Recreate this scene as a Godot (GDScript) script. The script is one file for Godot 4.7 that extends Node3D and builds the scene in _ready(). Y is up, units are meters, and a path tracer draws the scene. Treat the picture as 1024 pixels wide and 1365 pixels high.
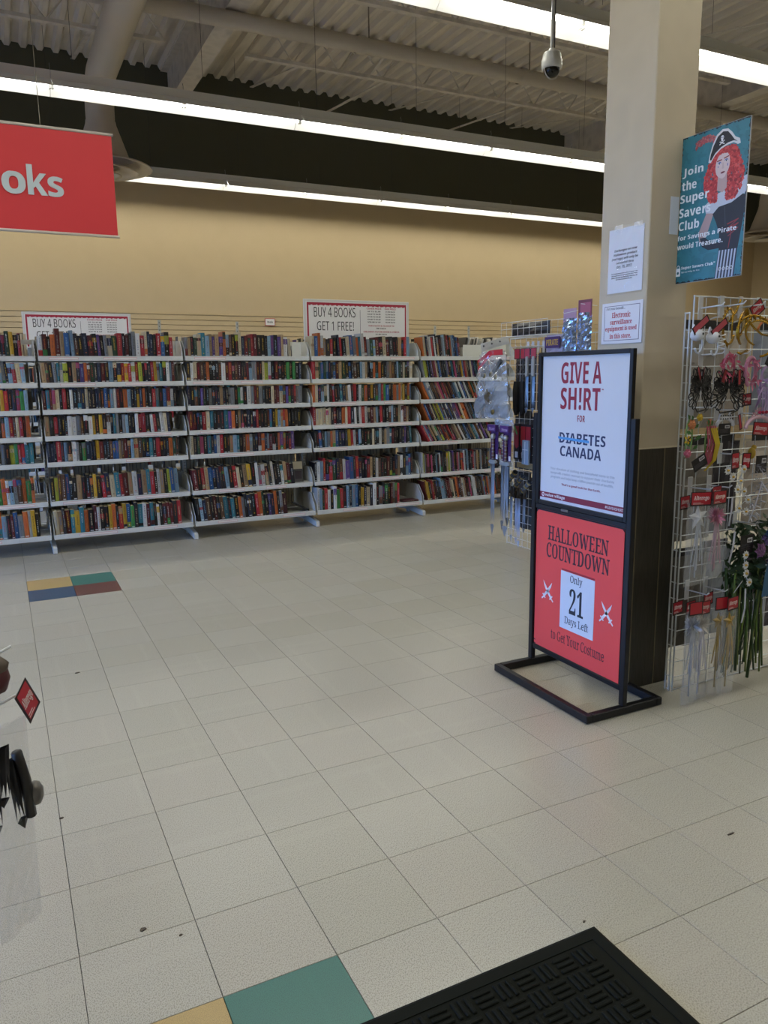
extends Node3D

var rng := RandomNumberGenerator.new()
var mats := {}
var names_used := {}
var UNIT: BoxMesh

# ---------------------------------------------------------------- helpers
func hexc(h):
	return Color.html(h)

func mat(h, rough = 0.6, metal = 0.0):
	var k = "%s_%.2f_%.2f" % [h, rough, metal]
	if not mats.has(k):
		var m = StandardMaterial3D.new()
		m.albedo_color = hexc(h)
		m.roughness = rough
		m.metallic = metal
		m.cull_mode = BaseMaterial3D.CULL_DISABLED
		mats[k] = m
	return mats[k]

func noise_tex(freq, seed_, ramp, size = 512, as_normal = false, kind = FastNoiseLite.TYPE_SIMPLEX):
	var n = FastNoiseLite.new()
	n.noise_type = kind
	n.seed = seed_
	n.frequency = freq
	n.fractal_octaves = 3
	var t = NoiseTexture2D.new()
	t.width = size
	t.height = size
	t.seamless = true
	t.noise = n
	if as_normal:
		t.as_normal_map = true
		t.bump_strength = 3.0
	elif ramp:
		var g = Gradient.new()
		var off = PackedFloat32Array()
		var col = PackedColorArray()
		for r in ramp:
			off.append(r[0])
			col.append(Color(r[1], r[1] * (r[2] if r.size() > 2 else 1.0), r[1] * (r[3] if r.size() > 3 else 1.0)))
		g.offsets = off
		g.colors = col
		t.color_ramp = g
	return t

func grained(h, rough, tex, scale, metal = 0.0, offset = Vector3.ZERO):
	var m = StandardMaterial3D.new()
	m.albedo_color = hexc(h)
	m.albedo_texture = tex
	m.roughness = rough
	m.metallic = metal
	m.uv1_triplanar = true
	m.uv1_world_triplanar = true
	m.uv1_scale = scale
	m.uv1_offset = offset
	m.cull_mode = BaseMaterial3D.CULL_DISABLED
	return m

func film(alpha = 0.12, tint = "dfe8f0", rough = 0.12):
	var k = "film%.2f%s" % [alpha, tint]
	if not mats.has(k):
		var m = StandardMaterial3D.new()
		var c = hexc(tint)
		c.a = alpha
		m.albedo_color = c
		m.transparency = BaseMaterial3D.TRANSPARENCY_ALPHA
		m.roughness = rough
		m.cull_mode = BaseMaterial3D.CULL_DISABLED
		mats[k] = m
	return mats[k]

func vcol_mat(rough = 0.45):
	var k = "vc%.2f" % rough
	if not mats.has(k):
		var m = StandardMaterial3D.new()
		m.vertex_color_use_as_albedo = true
		m.roughness = rough
		m.cull_mode = BaseMaterial3D.CULL_DISABLED
		mats[k] = m
	return mats[k]

func numbered(n):
	if not names_used.has(n):
		names_used[n] = 0
		return n
	names_used[n] += 1
	return "%s_%03d" % [n, names_used[n]]

func tag(o, label = "", category = "", group = "", kind = ""):
	if label != "":
		o.set_meta("label", label)
	if category != "":
		o.set_meta("category", category)
	if group != "":
		o.set_meta("group", group)
	if kind != "":
		o.set_meta("kind", kind)
	return o

func thing(called, label, category, at = Vector3.ZERO, basis = Basis.IDENTITY, group = "", kind = ""):
	var o = Node3D.new()
	o.name = numbered(called)
	add_child(o)
	o.transform = Transform3D(basis, at)
	return tag(o, label, category, group, kind)

func st():
	var s = SurfaceTool.new()
	s.begin(Mesh.PRIMITIVE_TRIANGLES)
	s.set_smooth_group(-1)
	return s

func obj(called, s, m, parent = self, at = Vector3.ZERO):
	var me
	if s is SurfaceTool:
		s.generate_normals()
		me = s.commit()
	else:
		me = s
	var o = MeshInstance3D.new()
	o.mesh = me
	o.material_override = m
	o.cast_shadow = GeometryInstance3D.SHADOW_CASTING_SETTING_ON
	if parent == self:
		o.name = numbered(called)
		add_child(o)
	else:
		o.name = called
		parent.add_child(o, true)
	o.position = at
	return o

# a, b, c, d counter-clockwise seen from the outside
func quad(s, a, b, c, d):
	for v in [a, c, b, a, d, c]:
		s.add_vertex(v)

func tri(s, a, b, c):
	for v in [a, c, b]:
		s.add_vertex(v)

func box(s, c, size, b = Basis.IDENTITY):
	var h = size * 0.5
	var p = []
	for i in 8:
		p.append(c + b * Vector3(h.x if i & 1 else -h.x, h.y if i & 2 else -h.y, h.z if i & 4 else -h.z))
	quad(s, p[4], p[5], p[7], p[6])
	quad(s, p[1], p[0], p[2], p[3])
	quad(s, p[5], p[1], p[3], p[7])
	quad(s, p[0], p[4], p[6], p[2])
	quad(s, p[6], p[7], p[3], p[2])
	quad(s, p[0], p[1], p[5], p[4])

func span(s, lo, hi):
	box(s, (lo + hi) * 0.5, hi - lo)

# box with all vertical and horizontal edges chamfered
func bevel_box(s, c, size, e, b = Basis.IDENTITY):
	var h = size * 0.5
	var ax = [Vector3(1, 0, 0), Vector3(0, 1, 0), Vector3(0, 0, 1)]
	for a in 3:
		var u = (a + 1) % 3
		var v = (a + 2) % 3
		for sg in [-1.0, 1.0]:
			var o = ax[a] * h[a] * sg
			var du = ax[u] * (h[u] - e)
			var dv = ax[v] * (h[v] - e)
			var q = [o - du - dv, o + du - dv, o + du + dv, o - du + dv]
			if sg < 0:
				q.reverse()
			quad(s, c + b * q[0], c + b * q[1], c + b * q[2], c + b * q[3])
		for su in [-1.0, 1.0]:
			for sv in [-1.0, 1.0]:
				var w = ax[a] * (h[a] - e)
				var p1 = ax[u] * h[u] * su + ax[v] * (h[v] - e) * sv
				var p2 = ax[u] * (h[u] - e) * su + ax[v] * h[v] * sv
				var q2 = [p1 - w, p1 + w, p2 + w, p2 - w]
				if su * sv < 0:
					q2.reverse()
				q2.reverse()
				quad(s, c + b * q2[0], c + b * q2[1], c + b * q2[2], c + b * q2[3])
	for sx in [-1.0, 1.0]:
		for sy in [-1.0, 1.0]:
			for sz in [-1.0, 1.0]:
				var a1 = Vector3(h.x * sx, (h.y - e) * sy, (h.z - e) * sz)
				var a2 = Vector3((h.x - e) * sx, h.y * sy, (h.z - e) * sz)
				var a3 = Vector3((h.x - e) * sx, (h.y - e) * sy, h.z * sz)
				if sx * sy * sz > 0:
					tri(s, c + b * a1, c + b * a2, c + b * a3)
				else:
					tri(s, c + b * a1, c + b * a3, c + b * a2)

func bar(s, a, b, w, t = -1.0):
	if t < 0:
		t = w
	var d = b - a
	var y = d.normalized()
	var x = (Vector3.RIGHT if abs(y.x) < 0.9 else Vector3.BACK)
	var z = x.cross(y).normalized()
	x = y.cross(z).normalized()
	box(s, (a + b) * 0.5, Vector3(w, d.length(), t), Basis(x, y, z))

func tube(s, pts, r, sides = 6, r_end = -1.0, closed = false):
	var n = pts.size()
	var rings = []
	var ref = Vector3.UP
	for i in n:
		var t
		if closed:
			t = pts[(i + 1) % n] - pts[(i - 1 + n) % n]
		else:
			t = pts[min(i + 1, n - 1)] - pts[max(i - 1, 0)]
		t = t.normalized()
		if i == 0:
			ref = Vector3.UP if abs(t.y) < 0.9 else Vector3.RIGHT
		var x = ref - t * ref.dot(t)
		x = x.normalized()
		ref = x
		var z = t.cross(x)
		var rr = r if r_end < 0 else lerpf(r, r_end, float(i) / max(1, n - 1))
		var ring = []
		for k in sides:
			var a = TAU * k / sides
			ring.append(pts[i] + (x * cos(a) + z * sin(a)) * rr)
		rings.append(ring)
	for i in (n if closed else n - 1):
		var A = rings[i]
		var B = rings[(i + 1) % n]
		for k in sides:
			var l = (k + 1) % sides
			quad(s, A[k], B[k], B[l], A[l])
	if not closed and sides < 10:
		for k in range(1, sides - 1):
			tri(s, rings[0][0], rings[0][k], rings[0][k + 1])
			tri(s, rings[n - 1][0], rings[n - 1][k + 1], rings[n - 1][k])

func smooth(s):
	s.set_smooth_group(0)
	return s

# profile: [radius, height] pairs bottom to top, about y
func lathe(s, prof, segs, xf = Transform3D.IDENTITY):
	for i in prof.size() - 1:
		for k in segs:
			var a = TAU * k / segs
			var b = TAU * (k + 1) / segs
			var p = func(q, an): return xf * Vector3(cos(an) * q[0], q[1], sin(an) * q[0])
			quad(s, p.call(prof[i], b), p.call(prof[i], a), p.call(prof[i + 1], a), p.call(prof[i + 1], b))

# polygon (Vector2 list) extruded by depth along local z
func prism(s, poly, depth, xf = Transform3D.IDENTITY):
	var pv = PackedVector2Array(poly)
	if Geometry2D.is_polygon_clockwise(pv):
		pv.reverse()
	var idx = Geometry2D.triangulate_polygon(pv)
	var h = depth * 0.5
	for i in range(0, idx.size(), 3):
		var a = pv[idx[i]]
		var b = pv[idx[i + 1]]
		var c = pv[idx[i + 2]]
		if (b - a).cross(c - a) < 0:
			var w = b
			b = c
			c = w
		tri(s, xf * Vector3(a.x, a.y, h), xf * Vector3(b.x, b.y, h), xf * Vector3(c.x, c.y, h))
		tri(s, xf * Vector3(a.x, a.y, -h), xf * Vector3(c.x, c.y, -h), xf * Vector3(b.x, b.y, -h))
	for i in pv.size():
		var a = pv[i]
		var b = pv[(i + 1) % pv.size()]
		quad(s, xf * Vector3(a.x, a.y, -h), xf * Vector3(b.x, b.y, -h), xf * Vector3(b.x, b.y, h), xf * Vector3(a.x, a.y, h))

func poly(vals):
	var o = []
	for i in range(0, vals.size(), 2):
		o.append(Vector2(vals[i], vals[i + 1]))
	return o

func star_poly(n, r1, r2, turn = 0.0):
	var o = []
	for i in n * 2:
		var a = PI / 2 + turn + PI * i / n
		var r = r1 if i % 2 == 0 else r2
		o.append(Vector2(cos(a) * r, sin(a) * r))
	return o

# lettering fitted into a box a0..a1 (across), b0..b1 (up) in the parent's own plane, standing c proud
func lettering(par, text, a0, a1, b0, b1, m, bold = true, family = "Droid Sans", c = 0.0004, called = "lettering", slant = 0.0):
	var f = SystemFont.new()
	f.font_names = PackedStringArray([family])
	f.font_weight = 700 if bold else 400
	var t = TextMesh.new()
	t.text = text
	t.font = f
	t.font_size = 48
	t.pixel_size = 0.01
	t.depth = 0.02
	t.curve_step = 4.0
	var box_ = t.get_aabb()
	var w = max(box_.size.x, 0.001)
	var h = max(box_.size.y, 0.001)
	var sy = (b1 - b0) / h
	var sx = sy if a1 <= a0 else (a1 - a0) / w
	var ac = a0 if a1 <= a0 else (a0 + a1) * 0.5
	var o = MeshInstance3D.new()
	o.name = called
	o.mesh = t
	o.material_override = m
	par.add_child(o, true)
	var ctr = box_.get_center()
	var bs = Basis(Vector3(sx, 0, 0), Vector3(slant * sy, sy, 0), Vector3(0, 0, 0.03))
	o.transform = Transform3D(bs, Vector3(ac, (b0 + b1) * 0.5, c) - bs * Vector3(ctr.x, ctr.y, 0))
	return o

func sheet_box(called, w, h, t, m, parent, at = Vector3.ZERO):
	var s = st()
	box(s, Vector3.ZERO, Vector3(w, h, t))
	return obj(called, s, m, parent, at)

func patch(called, a0, a1, b0, b1, c, t, m, parent):
	var s = st()
	span(s, Vector3(a0, b0, c), Vector3(a1, b1, c + t))
	return obj(called, s, m, parent)

# crumpled clear bag hanging from y = 0 down, in its own xy plane
func bag_shape(w, h, thick, seed_, nx = 7, ny = 12, flare = 1.0):
	var s = st()
	var r = RandomNumberGenerator.new()
	r.seed = seed_
	for side in [1.0, -1.0]:
		var g = []
		for j in ny + 1:
			var row = []
			for i in nx + 1:
				var u = float(i) / nx - 0.5
				var v = float(j) / ny
				var ww = lerpf(w, w * flare, v)
				var bulge = thick * 0.5 * sqrt(max(0.0, 1.0 - 4.0 * u * u)) * min(1.0, 0.15 + sin(PI * min(v, 0.98)) * 1.1)
				var edge = 0.0 if i == 0 or i == nx else 1.0
				row.append(Vector3(u * ww + r.randf_range(-1, 1) * w * 0.012, -v * h, side * bulge + edge * r.randf_range(-1, 1) * thick * 0.22))
			g.append(row)
		for j in ny:
			for i in nx:
				if side > 0:
					quad(s, g[j + 1][i], g[j + 1][i + 1], g[j][i + 1], g[j][i])
				else:
					quad(s, g[j + 1][i + 1], g[j + 1][i], g[j][i], g[j][i + 1])
	return s

func ribbon(s, pts, w, across = Vector3(1, 0, 0)):
	for i in pts.size() - 1:
		var a = pts[i]
		var b = pts[i + 1]
		var x = across.normalized() * w * 0.5
		var n = x.cross(b - a).normalized() * 0.0006
		quad(s, a - x + n, a + x + n, b + x + n, b - x + n)
		quad(s, a + x - n, a - x - n, b - x - n, b + x - n)

# ---------------------------------------------------------------- camera, light
const CAM_AT := Vector3(-0.0581, 1.5029, 1.9654)
const CAM_TURN := Vector3(-0.17660, -0.45870, -0.01150)
const FOCAL := 1021.79
var cam_basis: Basis

func px(w):
	var d = cam_basis.inverse() * (w - CAM_AT)
	if d.z > -0.05:
		return Vector3(-9999, -9999, -1)
	return Vector3(512 + FOCAL * d.x / -d.z, 682.5 - FOCAL * d.y / -d.z, -d.z)

func build_view():
	cam_basis = Basis.from_euler(CAM_TURN)
	var c = Camera3D.new()
	c.name = "camera"
	c.position = CAM_AT
	c.rotation = CAM_TURN
	c.fov = 67.4815
	c.near = 0.05
	c.far = 80.0
	add_child(c)
	c.current = true
	var sky_m = ProceduralSkyMaterial.new()
	sky_m.sky_top_color = Color(0.27, 0.47, 0.86)
	sky_m.sky_horizon_color = Color(0.46, 0.66, 0.93)
	sky_m.ground_bottom_color = Color(0.22, 0.22, 0.21)
	sky_m.ground_horizon_color = Color(0.34, 0.36, 0.37)
	sky_m.sky_energy_multiplier = 1.0
	var sky = Sky.new()
	sky.sky_material = sky_m
	var e = Environment.new()
	e.background_mode = Environment.BG_SKY
	e.sky = sky
	e.background_energy_multiplier = 22.0
	e.tonemap_mode = Environment.TONE_MAPPER_LINEAR
	e.tonemap_exposure = 0.93
	e.sdfgi_enabled = true
	e.ssao_enabled = true
	e.ssil_enabled = true
	var we = WorldEnvironment.new()
	we.name = "world_environment"
	we.environment = e
	add_child(we)

const LAMP_ENERGY := 1.35
const LAMP_Y := 4.17
const LAMP_COLOR := Color(1.0, 0.985, 0.91)
const ROOM_LO := Vector3(-8.0, 0.0, -10.1)
const ROOM_HI := Vector3(15.0, 5.84, 8.0)

func build_strip_lights():
	var white = mat("dcdcd6", 0.5)
	var lamp_m = StandardMaterial3D.new()
	lamp_m.albedo_color = Color(1, 1, 1)
	lamp_m.emission_enabled = true
	lamp_m.emission = Color(1.0, 0.99, 0.97)
	lamp_m.emission_energy_multiplier = 13.0
	var metal = mat("8a8a86", 0.4, 0.7)
	# shared shapes, local x along the row, 2.438 m long
	var L = 2.438
	var hs = st()
	span(hs, Vector3(0.002, 0.045, -0.055), Vector3(L - 0.002, 0.125, 0.055))
	hs.generate_normals()
	var housing = hs.commit()
	var rs = st()
	for sg in [-1.0, 1.0]:
		var a = Vector3(0.002, 0.047, sg * 0.052)
		var b = Vector3(0.002, -0.040, sg * 0.165)
		var dx = Vector3(L - 0.004, 0, 0)
		var n = Vector3(0, 0.004, 0)
		quad(rs, a, a + dx, b + dx, b)
		quad(rs, a + n, b + n, b + dx + n, a + dx + n)
		quad(rs, b, b + dx, b + dx + n, b + n)
	rs.generate_normals()
	var reflector = rs.commit()
	var ts = smooth(st())
	tube(ts, [Vector3(0.03, 0.018, 0), Vector3(1.19, 0.018, 0)], 0.019, 10)
	ts.generate_normals()
	var lamp = ts.commit()
	var ss = st()
	box(ss, Vector3(0, 0.015, 0), Vector3(0.016, 0.07, 0.05))
	ss.generate_normals()
	var socket = ss.commit()
	var ks = st()
	tube(ks, [Vector3(0, 0.12, 0), Vector3(0, 0.17, 0.01), Vector3(0, 0.2, 0.0), Vector3(0, 0.19, -0.012)], 0.003, 5)
	ks.generate_normals()
	var hook = ks.commit()
	var ws = st()
	tube(ws, [Vector3(0, 0.19, 0), Vector3(0, ROOM_HI.y - LAMP_Y, 0)], 0.0022, 4)
	ws.generate_normals()
	var wire = ws.commit()
	var ordinal = ["first", "second", "third", "fourth", "fifth", "sixth", "seventh", "eighth", "ninth", "tenth"]
	var rows = [[-9.27, "row beside the tan back wall"], [-6.27, "row behind the red banner"], [-3.22, "row above the security camera"], [-0.2, ""], [2.8, ""]]
	for r in rows:
		var k = 0
		for i in range(-3, 5):
			var x0 = 0.62 + L * i
			if r[0] == -9.27 and i < 0:
				x0 = 0.62 + L * i
			var lab = "fluorescent strip light on the shop ceiling outside the view"
			var grp = "strip lights out of view"
			var left = px(Vector3(x0, LAMP_Y, r[0]))
			var right = px(Vector3(x0 + L, LAMP_Y, r[0]))
			if r[1] != "" and right.x > 0 and left.x < 1024 and right.y > 0 and left.z > 0:
				lab = "fluorescent strip light, %s along the %s" % [ordinal[k], r[1]]
				grp = "strip lights, " + r[1]
				k += 1
			var o = thing("strip_light", lab, "light", Vector3(x0, LAMP_Y, r[0]), Basis.IDENTITY, grp)
			obj("housing", housing, white, o)
			obj("reflector", reflector, mat("f2f2ee", 0.35), o)
			for j in 2:
				obj("lamp_tube", lamp, lamp_m, o, Vector3(j * 1.219, 0, 0))
				obj("socket", socket, white, o, Vector3(j * 1.219 + 0.012, 0, 0))
				obj("socket", socket, white, o, Vector3(j * 1.219 + 1.207, 0, 0))
				obj("hook", hook, metal, o, Vector3(j * 1.219 + 0.0, 0, 0))
			obj("hanging_wire", wire, mat("3a3835", 0.6), o, Vector3(0.2, 0, 0))
			obj("hanging_wire", wire, mat("3a3835", 0.6), o, Vector3(1.42, 0, 0))
			var al = AreaLight3D.new()
			al.name = "strip_lamp"
			al.area_size = Vector2(L - 0.08, 0.09)
			al.light_color = LAMP_COLOR
			al.light_energy = LAMP_ENERGY
			al.area_normalize_energy = true
			al.area_range = 30.0
			al.area_attenuation = 2.0
			al.shadow_enabled = true
			o.add_child(al, true)
			al.position = Vector3(L * 0.5, -0.004, 0)
			al.rotation = Vector3(-PI / 2, 0, 0)

# ---------------------------------------------------------------- room
const TILE := 0.3048
func build_floor():
	var fl = thing("floor", "cream speckled vinyl tile floor with coloured mosaic squares", "", Vector3.ZERO, Basis.IDENTITY, "", "structure")
	fl.remove_meta("category")
	var s = st()
	span(s, Vector3(ROOM_LO.x - 0.2, -0.2, ROOM_LO.z - 0.2), Vector3(ROOM_HI.x + 0.2, -0.004, ROOM_HI.z + 0.2))
	obj("screed", s, mat("39352d", 0.9), fl)
	var speck = noise_tex(0.11, 3, [[0.0, 0.74], [0.30, 0.87], [0.42, 0.97], [0.58, 1.0], [0.72, 1.0], [1.0, 1.06]], 1024)
	var ms = []
	var tones = ["b3b0a2", "b1aea0", "b4b1a3", "b3afa1", "b0ad9e"]
	for i in tones.size():
		var m = grained(tones[i], 0.27, speck, Vector3(2.1, 1, 1.3) * 0.95, 0.0, Vector3(i * 0.37, 0, i * 0.21))
		m.metallic_specular = 0.45
		ms.append(m)
	var col = {}
	for a in [["yellow", "b9a06a"], ["green", "40766b"], ["blue", "44586f"], ["maroon", "6b463e"]]:
		col[a[0]] = grained(a[1], 0.3, speck, Vector3(3, 1, 2.4))
	var special = {"0,-14": "yellow", "1,-14": "green", "0,-13": "blue", "1,-13": "maroon", "0,1": "yellow", "1,1": "green", "0,2": "blue", "1,2": "maroon"}
	var ts = st()
	var g = 0.0008
	var hh = TILE * 0.5 - g
	var e = 0.0006
	# a tile: flat top with a small chamfer
	var A = [Vector3(-hh + e, 0, -hh + e), Vector3(hh - e, 0, -hh + e), Vector3(hh - e, 0, hh - e), Vector3(-hh + e, 0, hh - e)]
	var B = [Vector3(-hh, -0.0012, -hh), Vector3(hh, -0.0012, -hh), Vector3(hh, -0.0012, hh), Vector3(-hh, -0.0012, hh)]
	quad(ts, A[3], A[2], A[1], A[0])
	for i in 4:
		var j = (i + 1) % 4
		quad(ts, A[i], A[j], B[j], B[i])
		quad(ts, B[i], B[j], B[j] + Vector3(0, -0.0028, 0), B[i] + Vector3(0, -0.0028, 0))
	ts.generate_normals()
	var tile_mesh = ts.commit()
	var list = []
	var i0 = int(floor(ROOM_LO.x / TILE))
	var j0 = int(floor(ROOM_LO.z / TILE))
	for i in range(i0, int(ROOM_HI.x / TILE) + 1):
		for j in range(j0, int(ROOM_HI.z / TILE) + 1):
			var c = Vector3((i + 0.5) * TILE, 0, (j + 0.5) * TILE)
			var area = 0.0
			var q = px(c)
			if q.z > 0.3:
				var a = px(c + Vector3(-0.15, 0, -0.15))
				var b = px(c + Vector3(0.15, 0, -0.15))
				var d = px(c + Vector3(-0.15, 0, 0.15))
				var f = px(c + Vector3(0.15, 0, 0.15))
				if a.z > 0 and b.z > 0 and d.z > 0 and f.z > 0:
					var xs = [a.x, b.x, d.x, f.x]
					var ys = [a.y, b.y, d.y, f.y]
					var cx = clampf(xs.max(), 0, 1024) - clampf(xs.min(), 0, 1024)
					var cy = clampf(ys.max(), 0, 1365) - clampf(ys.min(), 0, 1365)
					area = cx * cy
			if c.z < -5.1:
				area = 0.0
			list.append([area, i, j, c])
	list.sort_custom(func(p, q): return p[0] > q[0])
	var rest = []
	for k in ms.size():
		rest.append(st())
	var n = 0
	var r2 = RandomNumberGenerator.new()
	for t in list:
		r2.seed = (t[1] + 400) * 7919 + (t[2] + 400) * 131
		var key = "%d,%d" % [t[1], t[2]]
		var v = r2.randi() % ms.size()
		if special.has(key) or (n < 292 and t[0] > 30):
			var o = obj("tile", tile_mesh, col[special[key]] if special.has(key) else ms[v], fl, t[3])
			if special.has(key):
				o.set_meta("label", "%s floor tile" % special[key])
			n += 1
		else:
			rest[v].append_from(tile_mesh, 0, Transform3D(Basis.IDENTITY, t[3]))
	var am = ArrayMesh.new()
	for k in ms.size():
		rest[k].commit(am)
		am.surface_set_material(k, ms[k])
	var o2 = MeshInstance3D.new()
	o2.name = "further_tiles"
	o2.mesh = am
	o2.set_meta("kind", "stuff")
	fl.add_child(o2, true)

func build_walls():
	var grain = noise_tex(0.01, 11, [[0.0, 0.985], [0.5, 1.0], [1.0, 0.99]], 256)
	var tan_m = grained("c0ac88", 0.7, grain, Vector3(0.5, 0.5, 0.5))
	var dark = grained("515142", 0.85, grain, Vector3(0.5, 0.5, 0.5))
	var slat_m = grained("c0ab84", 0.55, grain, Vector3(0.6, 2.0, 0.6))
	var split = 4.45
	# back wall with slat panels on its lower part
	var wb = thing("wall_back", "tan painted back wall with slat panels below and dark paint above", "", Vector3.ZERO, Basis.IDENTITY, "", "structure")
	wb.remove_meta("category")
	var zb = ROOM_LO.z
	var s = st()
	span(s, Vector3(ROOM_LO.x - 0.2, 0, zb - 0.2), Vector3(ROOM_HI.x + 0.2, split, zb))
	obj("painted_plaster", s, tan_m, wb)
	s = st()
	span(s, Vector3(ROOM_LO.x - 0.2, split, zb - 0.2), Vector3(ROOM_HI.x + 0.2, 6.1, zb))
	obj("upper_plaster", s, dark, wb)
	for k in 31:
		var y = 2.44 - (k + 1) * 0.0762
		s = st()
		var y1 = y + 0.0762 - 0.009
		# slat with a lip that hangs over the groove below
		prism(s, poly([0, y, 0.019, y + 0.003, 0.019, y1, 0.012, y1 + 0.004, 0.0, y1 + 0.004]), ROOM_HI.x - ROOM_LO.x, Transform3D(Basis(Vector3(0, 0, 1), Vector3(0, 1, 0), Vector3(-1, 0, 0)), Vector3((ROOM_HI.x + ROOM_LO.x) * 0.5, 0, zb + 0.004)))
		obj("slat", s, slat_m, wb)
	s = st()
	span(s, Vector3(ROOM_LO.x, 2.441, zb), Vector3(ROOM_HI.x, 2.47, zb + 0.028))
	obj("top_moulding", s, slat_m, wb)
	# wall to the right
	var wr = thing("wall_right", "tan painted side wall with dark paint above", "", Vector3.ZERO, Basis.IDENTITY, "", "structure")
	wr.remove_meta("category")
	s = st()
	span(s, Vector3(ROOM_HI.x, 0, ROOM_LO.z), Vector3(ROOM_HI.x + 0.2, split, ROOM_HI.z))
	obj("painted_plaster", s, tan_m, wr)
	s = st()
	span(s, Vector3(ROOM_HI.x, split, ROOM_LO.z), Vector3(ROOM_HI.x + 0.2, 6.1, ROOM_HI.z))
	obj("upper_plaster", s, dark, wr)
	var wf = thing("wall_front", "tan painted wall behind the viewer", "", Vector3.ZERO, Basis.IDENTITY, "", "structure")
	wf.remove_meta("category")
	s = st()
	span(s, Vector3(ROOM_LO.x - 0.2, 0, ROOM_HI.z), Vector3(ROOM_HI.x + 0.2, 6.1, ROOM_HI.z + 0.2))
	obj("painted_plaster", s, tan_m, wf)
	# shop front with glazing that lets daylight in from the side
	var wl = thing("wall_left", "shop front wall with large glazed openings", "", Vector3.ZERO, Basis.IDENTITY, "", "structure")
	wl.remove_meta("category")
	var w0 = 0.35
	var w1 = 3.3
	s = st()
	span(s, Vector3(ROOM_LO.x - 0.2, 0, ROOM_LO.z), Vector3(ROOM_LO.x, w0, ROOM_HI.z))
	span(s, Vector3(ROOM_LO.x - 0.2, w1, ROOM_LO.z), Vector3(ROOM_LO.x, 6.1, ROOM_HI.z))
	span(s, Vector3(ROOM_LO.x - 0.2, w0, ROOM_LO.z), Vector3(ROOM_LO.x, w1, -9.0))
	span(s, Vector3(ROOM_LO.x - 0.2, w0, 2.0), Vector3(ROOM_LO.x, w1, ROOM_HI.z))
	obj("painted_plaster", s, tan_m, wl)
	var n = 0
	for i in 5:
		var za = -9.0 + i * 2.2
		n += 1
		var wn = thing("window_%d" % n, "large shop window bringing in daylight", "", Vector3(ROOM_LO.x - 0.1, w0, za), Basis.IDENTITY, "", "structure")
		wn.remove_meta("category")
		s = st()
		for q in [[0.0, 0.0, 2.95, 0.06], [0.0, 2.14, 2.95, 2.2]]:
			span(s, Vector3(-0.04, q[0], q[1]), Vector3(0.04, q[2], q[3]))
		span(s, Vector3(-0.04, 0, 0.06), Vector3(0.04, 0.06, 2.14))
		span(s, Vector3(-0.04, 2.89, 0.06), Vector3(0.04, 2.95, 2.14))
		obj("window_frame", s, mat("8f9092", 0.35, 0.8), wn)
		s = st()
		span(s, Vector3(-0.004, 0.06, 0.06), Vector3(0.004, 2.89, 2.14))
		obj("pane", s, film(0.06, "eef6f4", 0.02), wn)

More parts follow.
